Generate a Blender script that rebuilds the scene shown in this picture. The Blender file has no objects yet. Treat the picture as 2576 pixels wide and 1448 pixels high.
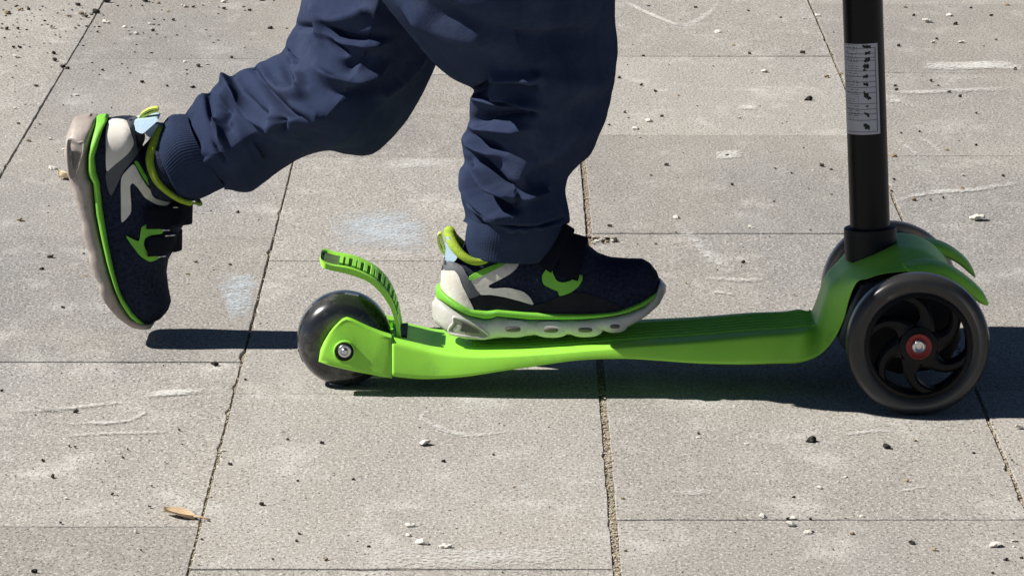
import bpy, bmesh, math, random
from mathutils import Vector, Matrix, noise
from mathutils.geometry import delaunay_2d_cdt
random.seed(7)
R = math.radians
scene = bpy.context.scene
col = scene.collection
# ------------------------------------------------------------------ camera
PITCH = math.asin(0.18375); CP, SP = math.cos(PITCH), math.sin(PITCH)
F = 2464 / math.tan(PITCH)            # focal length in pixels of a 2576 x 1448 picture
H = 0.3 * CP / 0.3406                 # eye height from the 0.3 m slab width
cam = bpy.data.cameras.new('camera'); camo = bpy.data.objects.new('camera', cam); col.objects.link(camo)
camo.location = (0, 0, H); camo.rotation_euler = (math.pi/2 - PITCH, 0, 0)
cam.sensor_width = 36; cam.lens = 36 * F / 2576; cam.clip_start = 0.05; cam.clip_end = 2000
scene.camera = camo
scene.render.resolution_x = 1024; scene.render.resolution_y = 575
# ------------------------------------------------------------------ sky, sun, exposure
SUN_EL, SUN_AZ = 45, -2              # light travels towards +X, a little towards the viewer
w = bpy.data.worlds.new('World'); scene.world = w; w.use_nodes = True
nt = w.node_tree; sky = nt.nodes.new('ShaderNodeTexSky'); sky.sky_type = 'NISHITA'; sky.sun_disc = False
sky.sun_elevation = R(SUN_EL); sky.sun_rotation = R(270 - SUN_AZ)
sky.air_density = 0.35; sky.dust_density = 0.0; sky.ozone_density = 1.0
nt.links.new(sky.outputs[0], nt.nodes['Background'].inputs[0]); nt.nodes['Background'].inputs[1].default_value = 0.05
sun = bpy.data.lights.new('sun', 'SUN'); suno = bpy.data.objects.new('sun', sun); col.objects.link(suno)
sun.energy = 5.0; sun.angle = R(0.5); sun.color = (1.0, 0.955, 0.89)
suno.rotation_euler = Vector((math.cos(R(SUN_EL))*math.cos(R(SUN_AZ)), math.cos(R(SUN_EL))*math.sin(R(SUN_AZ)), -math.sin(R(SUN_EL)))).to_track_quat('-Z', 'Y').to_euler()
suno.location = (-3, 3, 4)
scene.view_settings.view_transform = 'Standard'; scene.view_settings.look = 'None'
scene.view_settings.exposure = 0.62; scene.view_settings.gamma = 1

# ------------------------------------------------------------------ helpers
def P(u, v, Y):
    "picture direction (u, v) taken to the upright plane at depth Y"
    d = Vector(((u - 1288) / F, CP + SP * (724 - v) / F, -SP + CP * (724 - v) / F))
    return Vector((0, 0, H)) + d * (Y / d.y)
def G(u, v):
    d = Vector(((u - 1288) / F, CP + SP * (724 - v) / F, -SP + CP * (724 - v) / F))
    return Vector((0, 0, H)) + d * (-H / d.z)
OFF = {}
def empty(name, loc):
    o = bpy.data.objects.new(name, None); o.empty_display_size = .05; col.objects.link(o)
    o.location = loc; OFF[o.name] = Vector(loc); return o
def tag(o, label=None, cat=None, group=None, kind=None):
    if label: o['label'] = label
    if cat: o['category'] = cat
    if group: o['group'] = group
    if kind: o['kind'] = kind
    return o
def obj(name, verts, faces, mat, parent=None, smooth=True, local=False, sharp=None):
    """one mesh object; verts in world metres (or in the parent's frame when local)"""
    me = bpy.data.meshes.new(name)
    off = Vector((0, 0, 0))
    if parent is not None and not local: off = OFF.get(parent.name, off)
    me.from_pydata([tuple(Vector(v) - off) for v in verts], [], faces)
    me.update(); me.validate()
    bm = bmesh.new(); bm.from_mesh(me); bmesh.ops.recalc_face_normals(bm, faces=bm.faces[:]); bm.to_mesh(me); bm.free()
    if smooth:
        me.polygons.foreach_set('use_smooth', [True] * len(me.polygons))
        if sharp: me.set_sharp_from_angle(angle=R(sharp))
    for m in (mat if isinstance(mat, (list, tuple)) else [mat]): me.materials.append(m)
    o = bpy.data.objects.new(name, me); col.objects.link(o)
    if parent is not None: o.parent = parent; OFF[o.name] = off
    return o
def grid_faces(n, m, close_m=True, cap=True):
    "n rings of m points"
    f = []
    for i in range(n - 1):
        for j in range(m if close_m else m - 1):
            k = (j + 1) % m
            f.append((i*m + j, i*m + k, (i+1)*m + k, (i+1)*m + j))
    if cap and close_m:
        f.append(tuple(range(m))); f.append(tuple((n-1)*m + j for j in range(m)))
    return f
def crom(pts, n):
    "Catmull-Rom through a list of tuples, n samples"
    out = []; k = len(pts) - 1
    for i in range(n):
        t = i / (n - 1) * k; a = min(int(t), k - 1); t -= a
        p0, p1, p2, p3 = pts[max(a-1, 0)], pts[a], pts[a+1], pts[min(a+2, k)]
        out.append(tuple(.5*(2*b + (c-a_)*t + (2*a_-5*b+4*c-d)*t*t + (3*b-a_-3*c+d)*t**3) for a_, b, c, d in zip(p0, p1, p2, p3)))
    return out
def closed_crom(pts, per=4, tight=.35):
    out = []; k = len(pts)
    for a in range(k):
        p0, p1, p2, p3 = pts[a-1], pts[a], pts[(a+1) % k], pts[(a+2) % k]
        for i in range(per):
            t = i/per; h1 = 2*t**3-3*t*t+1; h2 = -2*t**3+3*t*t; h3 = t**3-2*t*t+t; h4 = t**3-t*t
            out.append(tuple(h1*q1 + h2*q2 + h3*tight*(q2-q0) + h4*tight*(q3-q1) for q0, q1, q2, q3 in zip(p0, p1, p2, p3)))
    return out
def interp(tab, x):
    if x <= tab[0][0]: return tab[0][1]
    for (a, b), (c, d) in zip(tab, tab[1:]):
        if x <= c:
            t = (x - a) / (c - a) if c > a else 0
            return b + (d - b) * t
    return tab[-1][1]
def sup(t, n):
    c, s = math.cos(t), math.sin(t)
    return math.copysign(abs(c)**(2/n), c), math.copysign(abs(s)**(2/n), s)
def tube(pts, rad, seg=10, close=False, flat=1.0):
    "verts, faces of a tube along points"
    n = len(pts); V = []; pts = [Vector(p) for p in pts]
    up = Vector((0, 1, 0))
    for i, p in enumerate(pts):
        a = pts[i-1] if (i or close) else p; b = pts[(i+1) % n] if (i < n-1 or close) else p
        d = (b - a).normalized()
        s = d.cross(up)
        if s.length < .2: s = d.cross(Vector((0, 0, 1)))
        s.normalize(); q = s.cross(d).normalized()
        r = rad[i] if isinstance(rad, (list, tuple)) else rad
        for j in range(seg):
            t = 2*math.pi*j/seg; V.append(p + s*(r*math.cos(t)) + q*(r*flat*math.sin(t)))
    if close:
        f = [((i*seg+j), i*seg+(j+1) % seg, ((i+1) % n)*seg+(j+1) % seg, ((i+1) % n)*seg+j) for i in range(n) for j in range(seg)]
    else: f = grid_faces(n, seg)
    return V, f
def lathe(prof, c, seg=48, a0=0):
    "profile (r, y) spun about the Y axis through c; closed profile loop"
    V = []; n = len(prof)
    for i in range(seg):
        t = 2*math.pi*i/seg + a0
        for r, y in prof: V.append(Vector((c[0] + r*math.cos(t), c[1] + y, c[2] + r*math.sin(t))))
    f = [(i*n+j, i*n+(j+1) % n, ((i+1) % seg)*n+(j+1) % n, ((i+1) % seg)*n+j) for i in range(seg) for j in range(n)]
    return V, f
def disc(c, r, y0, y1, seg=32, bev=.0006):
    prof = [(1e-5, y0), (r-bev, y0), (r, y0+bev), (r, y1), (1e-5, y1)]
    return lathe(prof, c, seg)
def box(c, s, rot=None):
    V = []
    for x in (-1, 1):
        for y in (-1, 1):
            for z in (-1, 1):
                v = Vector((x*s[0]/2, y*s[1]/2, z*s[2]/2))
                V.append((rot @ v if rot else v) + Vector(c))
    return V, [(0,1,3,2),(4,6,7,5),(0,4,5,1),(2,3,7,6),(0,2,6,4),(1,5,7,3)]
def join(*parts):
    V, Fc = [], []
    for v, f in parts:
        o = len(V); V += list(v); Fc += [tuple(i+o for i in q) for q in f]
    return V, Fc
def inset(poly, d):
    n = len(poly); A = sum(poly[i][0]*poly[(i+1) % n][1]-poly[(i+1) % n][0]*poly[i][1] for i in range(n))
    s = 1 if A > 0 else -1; out = []
    for i in range(n):
        a, b, c = poly[i-1], poly[i], poly[(i+1) % n]
        e1 = Vector((b[0]-a[0], b[1]-a[1])).normalized(); e2 = Vector((c[0]-b[0], c[1]-b[1])).normalized()
        nn = Vector((-(e1.y+e2.y), e1.x+e2.x)); nn.normalize()
        out.append((b[0]+s*d*nn.x, b[1]+s*d*nn.y))
    return out
def prism(poly, y0, y1, bev):
    "rounded slab: XZ polygon pulled from y0 to y1"
    rings = [(inset(poly, bev), y0), (inset(poly, bev*.3), y0+bev*.3), (poly, y0+bev), (poly, y1-bev), (inset(poly, bev*.3), y1-bev*.3), (inset(poly, bev), y1)]
    V = [Vector((x, y, z)) for p, y in rings for x, z in p]
    return V, grid_faces(len(rings), len(poly))

# ------------------------------------------------------------------ materials
def mat(name, base, rough=.5, var=None, vscale=40, bump=0, bscale=200, sheen=0, metal=0, trans=0, ior=1.45, spec=.5, coat=0, dirt=None, sss=0):
    m = bpy.data.materials.new(name); m.use_nodes = True; t = m.node_tree; b = t.nodes['Principled BSDF']
    b.inputs['Base Color'].default_value = (*base, 1); b.inputs['Roughness'].default_value = rough
    b.inputs['Metallic'].default_value = metal; b.inputs['IOR'].default_value = ior; b.inputs['Specular IOR Level'].default_value = spec
    b.inputs['Transmission Weight'].default_value = trans; b.inputs['Coat Weight'].default_value = coat
    if sheen: b.inputs['Sheen Weight'].default_value = sheen; b.inputs['Sheen Roughness'].default_value = .5
    if sss:
        b.inputs['Subsurface Weight'].default_value = sss; b.inputs['Subsurface Scale'].default_value = .004
    tc = t.nodes.new('ShaderNodeTexCoord')
    last = None
    if var:
        n = t.nodes.new('ShaderNodeTexNoise'); n.inputs['Scale'].default_value = vscale; n.inputs['Detail'].default_value = 8; n.inputs['Roughness'].default_value = .65
        t.links.new(tc.outputs['Object'], n.inputs['Vector'])
        r = t.nodes.new('ShaderNodeValToRGB'); r.color_ramp.elements[0].position = .32; r.color_ramp.elements[1].position = .7
        r.color_ramp.elements[0].color = (*var, 1); r.color_ramp.elements[1].color = (*base, 1)
        t.links.new(n.outputs['Fac'], r.inputs['Fac']); last = r.outputs['Color']
    if dirt:
        dc, dscale, dlo, dhi = dirt
        n = t.nodes.new('ShaderNodeTexNoise'); n.inputs['Scale'].default_value = dscale; n.inputs['Detail'].default_value = 10; n.inputs['Roughness'].default_value = .7
        t.links.new(tc.outputs['Object'], n.inputs['Vector'])
        r = t.nodes.new('ShaderNodeMapRange'); r.inputs[1].default_value = dlo; r.inputs[2].default_value = dhi
        t.links.new(n.outputs['Fac'], r.inputs[0])
        mx = t.nodes.new('ShaderNodeMix'); mx.data_type = 'RGBA'
        t.links.new(r.outputs[0], mx.inputs[0])
        if last: t.links.new(last, mx.inputs[6])
        else: mx.inputs[6].default_value = (*base, 1)
        mx.inputs[7].default_value = (*dc, 1); last = mx.outputs[2]
    if last: t.links.new(last, b.inputs['Base Color'])
    if bump:
        n = t.nodes.new('ShaderNodeTexNoise'); n.inputs['Scale'].default_value = bscale; n.inputs['Detail'].default_value = 4
        t.links.new(tc.outputs['Object'], n.inputs['Vector'])
        bp = t.nodes.new('ShaderNodeBump'); bp.inputs['Strength'].default_value = bump; bp.inputs['Distance'].default_value = .001
        t.links.new(n.outputs['Fac'], bp.inputs['Height']); t.links.new(bp.outputs[0], b.inputs['Normal'])
    return m

def concrete():
    m = bpy.data.materials.new('concrete'); m.use_nodes = True; t = m.node_tree; b = t.nodes['Principled BSDF']; L = t.links.new
    geo = t.nodes.new('ShaderNodeNewGeometry'); oi = t.nodes.new('ShaderNodeObjectInfo')
    def nz(scale, det, rough=.6, stretch=None, off=0):
        n = t.nodes.new('ShaderNodeTexNoise'); n.inputs['Scale'].default_value = scale; n.inputs['Detail'].default_value = det; n.inputs['Roughness'].default_value = rough
        mp = t.nodes.new('ShaderNodeMapping'); mp.inputs['Scale'].default_value = stretch or (1, 1, 1); mp.inputs['Location'].default_value = (off, off*.7, 0)
        L(geo.outputs['Position'], mp.inputs['Vector']); L(mp.outputs[0], n.inputs['Vector']); return n.outputs['Fac']
    def rng(x, a, b_, c=0, d=1):
        r = t.nodes.new('ShaderNodeMapRange'); 
        for i, q in enumerate((a, b_, c, d)): r.inputs[i+1].default_value = q
        L(x, r.inputs[0]); return r.outputs[0]
    def mix(f, a, c, mode='MIX'):
        x = t.nodes.new('ShaderNodeMix'); x.data_type = 'RGBA'; x.blend_type = mode
        for s, q in ((0, f), (6, a), (7, c)):
            if isinstance(q, (int, float)): x.inputs[s].default_value = q
            elif isinstance(q, tuple): x.inputs[s].default_value = (*q, 1)
            else: L(q, x.inputs[s])
        return x.outputs[2]
    Y3 = (1, .33, 1)
    c = mix(rng(nz(3.2, 6, .6, Y3), .35, .65), (.285, .268, .248), (.338, .314, .276))
    c = mix(rng(nz(1.7, 6, .65, Y3, 9), .50, .66, 0, .8), c, (.228, .226, .226))                 # cooler worn patches
    c = mix(rng(nz(9, 8, .72, (1, .3, 1), 3), .50, .70, 0, .65), c, (.385, .372, .345))          # paler cement skin
    c = mix(rng(nz(26, 7, .75, (.6, .30, 1), 5), .53, .70, 0, .8), c, (.50, .485, .455))         # scuffs
    c = mix(rng(nz(4.5, 9, .8, (1, .4, 1), 14), .60, .74, 0, .5), c, (.46, .475, .485))         # rubbed bluish chalk
    c = mix(rng(nz(7, 9, .8, (1, .4, 1), 21), .60, .72, 0, .45), c, (.20, .165, .125))           # brown stains
    c = mix(rng(nz(420, 3, .75, (1, .42, 1)), .48, .36, 0, .85), c, (.085, .078, .072))         # dark grains and pores
    c = mix(rng(nz(430, 3, .75, (1, .42, 1), 4), .535, .64, 0, .70), c, (.60, .58, .54))         # pale grains
    c = mix(rng(nz(36, 6, .8, (1, .5, 1), 2), .36, .27, 0, .7), c, (.12, .105, .09))             # dirt specks
    tone = rng(oi.outputs['Random'], 0, 1, .83, 1.07)
    cmb = t.nodes.new('ShaderNodeCombineColor'); [L(tone, cmb.inputs[i]) for i in range(3)]
    c = mix(1.0, c, cmb.outputs[0], 'MULTIPLY')
    L(c, b.inputs['Base Color']); b.inputs['Roughness'].default_value = .9; b.inputs['Specular IOR Level'].default_value = .25
    bp = t.nodes.new('ShaderNodeBump'); bp.inputs['Strength'].default_value = .55; bp.inputs['Distance'].default_value = .0012
    L(nz(230, 5, .75, (1, .42, 1)), bp.inputs['Height'])
    bp2 = t.nodes.new('ShaderNodeBump'); bp2.inputs['Strength'].default_value = .35; bp2.inputs['Distance'].default_value = .003
    L(nz(40, 6, .7, (1, .45, 1)), bp2.inputs['Height']); L(bp.outputs[0], bp2.inputs['Normal']); L(bp2.outputs[0], b.inputs['Normal'])
    return m
M = dict(
    concrete=concrete(),
    sand=mat('joint_sand', (.30, .26, .20), .95, (.14, .11, .08), 180, 1, 400),
    grain_pale=mat('grain_pale', (.62, .56, .45), .8, (.16, .12, .075), 240),
    green=mat('green_plastic', (.33, .75, .07), .42, (.28, .67, .06), 22, .05, 420, spec=.35, dirt=((.19, .42, .09), 34, .56, .84)),
    green_rub=mat('green_rubber', (.20, .56, .05), .55, (.17, .48, .04), 60, .2, 700),
    lime=mat('lime_lining', (.36, .50, .03), .8, (.22, .33, .02), 200, .5, 900),
    lime_pale=mat('lime_tab', (.60, .72, .12), .6),
    black=mat('black_plastic', (.005, .005, .006), .5, (.009, .0085, .0085), 50, .1, 600, spec=.3),
    steel_black=mat('black_painted_steel', (.0035, .0035, .004), .4, spec=.25, bump=.02, bscale=40),
    silver=mat('zinc_bolt', (.62, .62, .62), .28, metal=1),
    red=mat('red_bearing', (.22, .02, .015), .45),
    pu=mat('smoked_urethane', (.17, .17, .17), .28, trans=.85, ior=1.38, dirt=((.22, .21, .20), 60, .48, .68)),
    pu_dark=mat('black_urethane', (.016, .017, .019), .24, ior=1.5, dirt=((.11, .105, .10), 40, .48, .70), coat=.25),
    core=mat('dark_wheel_core', (.012, .0125, .015), .35, (.03, .03, .03), 30),
    spoke=mat('black_rim', (.003, .003, .003), .45, spec=.25),
    denim=mat('navy_jersey', (.029, .040, .080), .95, (.021, .030, .062), 24, .35, 700, spec=.04, dirt=((.040, .051, .092), 12, .50, .70)),
    rib=mat('navy_rib', (.027, .038, .074), .95, (.021, .031, .062), 60, .5, 900, spec=.04),
    navy=mat('navy_mesh_upper', (.024, .033, .064), .85, (.006, .008, .016), 330, .9, 600, spec=.2),
    charcoal=mat('charcoal_suede', (.022, .023, .027), .9, (.014, .015, .018), 90, .4, 900, spec=.2),
    strap=mat('black_velcro', (.009, .010, .016), .9, bump=.5, bscale=1200, spec=.15),
    cream=mat('cream_leather', (.74, .71, .65), .6, (.58, .55, .48), 40, .15, 400, dirt=((.30, .26, .2), 60, .58, .8)),
    sole=mat('milky_sole', (.62, .60, .575), .35, (.47, .45, .425), 30, .2, 250, dirt=((.30, .26, .225), 34, .56, .8)),
    sole_dirty=mat('grimy_sole', (.40, .35, .315), .5, (.27, .225, .195), 22, .2, 250, dirt=((.15, .115, .095), 40, .55, .8)),
    slot_shade=mat('sole_hollow_shade', (.12, .11, .095), .6),  # dark inlay colour stands for the shade inside the sole openings
    blue=mat('pale_blue_textile', (.42, .56, .68), .8, (.34, .48, .60), 80, .3, 800),
    grey=mat('grey_counter', (.10, .105, .115), .7, (.075, .08, .09), 80, .2, 600),
    skin=mat('skin', (.50, .30, .22), .55), shirt=mat('navy_sweatshirt', (.028, .036, .07), .92, sheen=.2),
    hair=mat('brown_hair', (.04, .025, .015), .7),
    leaf=mat('dry_leaf', (.52, .40, .26), .8, (.40, .28, .16), 60), leaf_pale=mat('bleached_leaf', (.62, .52, .33), .8),
    pad=mat('brake_pad', (.085, .15, .045), .6, (.05, .07, .035), 60), chip=mat('wood_chip', (.14, .10, .06), .9), stone_shaded=mat('shade_dark_crumb', (.045, .035, .028), .95, (.02, .016, .013), 300),  # dark crumbs carry the shade of their unlit sides in the colour
    stone_pale=mat('white_chip', (.66, .64, .58), .8, (.50, .47, .4), 200), stone_tan=mat('tan_chip', (.36, .28, .17), .9, (.2, .14, .08), 200),
)
def chalk_mat(name, colr, dens):
    m = bpy.data.materials.new(name); m.use_nodes = True; t = m.node_tree; L = t.links.new; b = t.nodes['Principled BSDF']
    b.inputs['Base Color'].default_value = (*colr, 1); b.inputs['Roughness'].default_value = 1; b.inputs['Specular IOR Level'].default_value = 0
    uv = t.nodes.new('ShaderNodeUVMap'); sx = t.nodes.new('ShaderNodeSeparateXYZ'); L(uv.outputs[0], sx.inputs[0])
    def m2(op, a, c=None):
        n = t.nodes.new('ShaderNodeMath'); n.operation = op; n.use_clamp = False
        for i, q in enumerate((a, c)):
            if q is None: continue
            if isinstance(q, (int, float)): n.inputs[i].default_value = q
            else: L(q, n.inputs[i])
        return n.outputs[0]
    fx = m2('MULTIPLY', m2('MULTIPLY', sx.outputs[0], m2('SUBTRACT', 1.0, sx.outputs[0])), 4.0)
    fy = m2('MULTIPLY', m2('MULTIPLY', sx.outputs[1], m2('SUBTRACT', 1.0, sx.outputs[1])), 4.0)
    g = t.nodes.new('ShaderNodeNewGeometry'); n = t.nodes.new('ShaderNodeTexNoise'); n.inputs['Scale'].default_value = 260; n.inputs['Detail'].default_value = 6; n.inputs['Roughness'].default_value = .75
    L(g.outputs['Position'], n.inputs['Vector'])
    n2 = t.nodes.new('ShaderNodeTexNoise'); n2.inputs['Scale'].default_value = 30; n2.inputs['Detail'].default_value = 3; L(g.outputs['Position'], n2.inputs['Vector'])
    edge = m2('MULTIPLY', m2('POWER', fx, .5), m2('POWER', fy, .6))
    s = m2('ADD', m2('ADD', m2('ADD', m2('MULTIPLY', n.outputs['Fac'], 2.4), -.70), m2('MULTIPLY', n2.outputs['Fac'], .6)), m2('MULTIPLY', edge, .55))
    mr = t.nodes.new('ShaderNodeMapRange'); mr.inputs[1].default_value = 1.20 - dens*.30; mr.inputs[2].default_value = 1.62 - dens*.22
    L(s, mr.inputs[0]); a = m2('MULTIPLY', mr.outputs[0], m2('MINIMUM', m2('MULTIPLY', edge, 1.5), .74))
    L(a, b.inputs['Alpha']); return m
M['chalk'] = chalk_mat('chalk_dust', (.60, .59, .565), .42)
M['chalk_solid'] = chalk_mat('chalk_white', (.66, .65, .62), .95)
M['chalk_blue'] = chalk_mat('chalk_blue', (.50, .56, .61), .6)

# ================================================================== SETTING
ground = tag(obj('ground', [(-400, -400, -.03), (400, -400, -.03), (400, 800, -.03), (-400, 800, -.03)], [(0, 1, 2, 3)], M['concrete']), kind='structure')
pave = obj('pavement', [(-2.4, .6, -.0018), (2.4, .6, -.0018), (2.4, 9.8, -.0018), (-2.4, 9.8, -.0018)], [(0, 1, 2, 3)], M['sand'])
tag(pave, kind='structure')
XL = {0: -.2257, 1: .0735, 2: .3775, -1: -.519}
def xline(i): return XL[i] if i in XL else (XL[-1] + .3*(i+1) if i < -1 else XL[2] + .3*(i-2))
ROW0 = {-2: G(0, 700).y, -1: G(300, 910).y, 0: G(900, 990).y, 1: G(2000, 1307).y, 2: G(2400, 12).y}
def slab_mesh(k, wx, wy):
    rnd = random.Random(k); per = []
    nx, ny = 22, 36
    for i in range(nx): per.append((-wx/2 + wx*i/nx, -wy/2, 0))
    for i in range(ny): per.append((wx/2, -wy/2 + wy*i/ny, 1))
    for i in range(nx): per.append((wx/2 - wx*i/nx, wy/2, 2))
    for i in range(ny): per.append((-wx/2, wy/2 - wy*i/ny, 3))
    n = len(per); V = []; 
    j = [max(0, rnd.gauss(.0002, .0003)) + (rnd.uniform(.001, .003) if rnd.random() < .05 else 0) for _ in per]
    def ring(ins, z, jit):
        for i, (x, y, s) in enumerate(per):
            d = ins + j[i]*jit
            V.append((x - math.copysign(min(d, abs(x)), x) if abs(abs(x)-wx/2) < 1e-6 or s in (1, 3) else x,
                      y - math.copysign(min(d, abs(y)), y) if abs(abs(y)-wy/2) < 1e-6 or s in (0, 2) else y, z))
    ring(.0006, 0, 1.0); ring(.0002, -.0004, .9); ring(0, -.0022, .7); ring(0, -.028, .3)
    f = []
    for r in range(3):
        for i in range(n): k2 = (i+1) % n; f.append((r*n+i, (r+1)*n+i, (r+1)*n+k2, r*n+k2))
    f.append(tuple(range(n)))
    me = bpy.data.meshes.new('slab'); me.from_pydata(V, [], f); me.update(); me.materials.append(M['concrete'])
    bm = bmesh.new(); bm.from_mesh(me); bmesh.ops.recalc_face_normals(bm, faces=bm.faces[:]); bm.to_mesh(me); bm.free()
    return me
cache = {}
for i in range(-7, 8):
    x0, x1 = xline(i), xline(i+1)
    gl = {0: .0012, 1: .0052, 2: .0024, -1: .0010}
    ga, gb = gl.get(i, .001)/2, gl.get(i+1, .001)/2
    y0 = ROW0.get(i, ROW0[-2] + .37*i)
    k0 = math.floor((.6 - y0)/.6) + 1
    for k in range(k0, k0 + 15):
        a = y0 + .6*k
        gy = .0014
        key = (round(x1-x0-ga-gb, 4), (i*3 + k*5) % 3)
        if key not in cache: cache[key] = slab_mesh(hash(key) % 1000, key[0], .6 - gy)
        o = bpy.data.objects.new('slab', cache[key]); col.objects.link(o); o.parent = pave
        o.location = ((x0+ga+x1-gb)/2, a + .3, random.uniform(-.0005, .0005))
        o.rotation_euler = (random.uniform(-.0006, .0006), random.uniform(-.0012, .0012), random.uniform(-.0006, .0006))
# grit lying in the joints
V, Fc = [], []
ico = bmesh.new(); bmesh.ops.create_icosphere(ico, subdivisions=1, radius=1); iv = [v.co.copy() for v in ico.verts]; iff = [[q.index for q in f.verts] for f in ico.faces]; ico.free()
def grain(x, y, z, r, fl=.7):
    o = len(V); s = Vector((random.uniform(.7, 1.3), random.uniform(.7, 1.4), fl*random.uniform(.6, 1.1)))
    rz = Matrix.Rotation(random.uniform(0, 6.3), 3, 'Z')
    for v in iv: V.append(rz @ Vector((v.x*s.x, v.y*s.y, v.z*s.z))*r*random.uniform(.85, 1.15) + Vector((x, y, z)))
    Fc.extend([tuple(i+o for i in f) for f in iff])
for i, dens, wd in ((1, 1500, .0026), (2, 500, .0010), (0, 200, .0008), (-1, 80, .0006)):
    for _ in range(dens):
        y = random.uniform(3.3, 7.0) if random.random() < .5 else random.uniform(3.45, 4.25)
        grain(xline(i) + random.uniform(-wd, wd), y, random.uniform(-.0020, -.0008), random.uniform(.0006, .0014))
for _ in range(260):   # spilled beside the joints
    i = random.choice((1, 2, 0)); y = random.uniform(3.5, 6.6)
    grain(xline(i) + abs(random.gauss(.003, .004)), y, .0006, random.uniform(.0005, .0012))
tag(obj('joint_grit', V, Fc, M['grain_pale'], smooth=False), 'pale sandy grit packed in the joints between the slabs', 'grit', kind='stuff')

# ================================================================== SCOOTER
Y0 = 4.205
sc = empty('kick_scooter', (P(1500, 960, Y0).x, Y0, 0))
tag(sc, 'bright green three-wheeled kick scooter with black steering pole', 'scooter')
# ---- moulded deck that rises at the front and roofs the wheels
secs = [  # top pixel, bottom pixel, half width at top / bottom
    ((986,853),(986,952),.0510,.0535), ((1042,867),(1042,958),.0505,.0542), ((1100,881),(1100,958),.050,.055), ((1178,890),(1178,951),.050,.058),
    ((1265,891),(1265,937),.050,.060), ((1351,888),(1351,924),.050,.060), ((1437,882),(1437,911),.050,.060), ((1520,875),(1515,906),.050,.060),
    ((1610,867),(1600,907),.050,.060), ((1766,855),(1740,918),.049,.060), ((1900,842),(1850,922),.046,.060), ((1985,836),(1950,920),.040,.058),
    ((2028,831),(2015,917),.037,.059), ((2047,822),(2064,897),.034,.060), ((2057,802),(2100,860),.031,.061), ((2068,768),(2126,810),.029,.062),
    ((2084,723),(2142,752),.028,.066), ((2102,678),(2160,712),.029,.074), ((2128,648),(2186,704),.030,.084), ((2178,615),(2222,694),.032,.089),
    ((2250,587),(2262,690),.035,.092), ((2300,590),(2310,689),.036,.092), ((2342,610),(2360,697),.038,.092), ((2374,640),(2390,712),.040,.090)]
rows = []
for si, ((tu, tv), (bu, bv), wt, wb) in enumerate(secs):
    if si < 13: wt = wb - (.26 if si < 9 else .32)*(bv-tv)/3100
    t_ = P(tu, tv, Y0-wt if si < 17 else Y0+wt*min(1, (si-16)/3)); b_ = P(bu, bv, Y0-wb); rows.append((t_.x, t_.z, b_.x, b_.z, wt, wb))
rows = crom(rows, 120); V = []; MR = 64
for tx, tz, bx, bz, wt, wb in rows:
    for j in range(MR):
        c, s = sup(2*math.pi*j/MR, 9)
        k = (s+1)/2; V.append((bx + (tx-bx)*k, Y0 + c*(wb + (wt-wb)*k), bz + (tz-bz)*k))
deck = obj('deck', V, grid_faces(120, MR), M['green'], sc)
# long grip ribs on the deck
for q in range(6):
    yy = Y0 - .030 + .012*q
    pts = [(interp([(r[0], r[0]) for r in rows[18:70]], 0), 0, 0)]
    pts = [Vector((r[0], yy, r[1]-.0002)) for r in rows[16:70]]
    v, f = tube(pts, .0016, 6); obj('grip_rib', v, f, M['green'], deck)
# ---- rear fork arms
poly = [(801,912),(804,891),(813,871),(827,848),(838,834),(850,822),(860,813),(870,809),(884,813),(905,823),(927,833),(955,844),(984,853),(986,952),(955,948),(927,942),(898,937),(870,931),(848,926),(827,921)]
pz = [(P(u, v, Y0-.052).x, P(u, v, Y0-.052).z) for u, v in poly]
bc = P(866, 886, Y0-.053)
for s in (-1, 1):
    a, b = sorted((Y0 + s*.0505, Y0 + s*.027))
    v, f = prism(pz, a, b, .0035); zlo = min(q.z for q in v)
    for q in v:
        if abs(q.y-Y0) > .04: q.y += s*(.0030 - .26*(q.z-zlo)*(abs(q.y-Y0)-.04)/.0105)
    arm = obj('fork_arm', v, f, M['green'], sc, sharp=50)
    yc = Y0 + s*(.0535 - .26*(bc.z-zlo)+.0018)
    def yy(d): return (yc + s*d)
    v, f = lathe([(.0090, -s*.003), (.0090, -s*.0003), (.0083, s*.0006), (.0076, s*.0004), (.0076, -s*.002)], (bc.x, yc, bc.z), 40); obj('bolt_recess_rim', v, f, M['green'], arm)
    v, f = lathe([(1e-5, -s*.003), (.0076, -s*.003), (.0076, s*.00015), (1e-5, s*.00015)], (bc.x, yc, bc.z), 32); obj('recess_shade', v, f, M['black'], arm)  # black disc painted in for the shade inside the bolt recess
    v, f = lathe([(.0022, s*.0002), (.0053, s*.0002), (.0053, s*.0012), (.0048, s*.0016), (.0022, s*.0016)], (bc.x+.0002, yc, bc.z+.0006), 32); obj('washer', v, f, M['silver'], arm)
    v, f = lathe([(1e-5, s*.0005), (.003, s*.0005), (.0028, s*.0022), (.0016, s*.0032), (1e-5, s*.0034)], (bc.x+.0002, yc, bc.z+.0006), 8); obj('bolt', v, f, M['silver'], arm)
# cross block between the arms, behind the rear wheel
v, f = box((P(1000, 900, Y0).x + .001, Y0, P(1000, 905, Y0-.05).z), (.02, .085, .022)); obj('cross_block', v, f, M['green'], sc, smooth=False)
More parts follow.
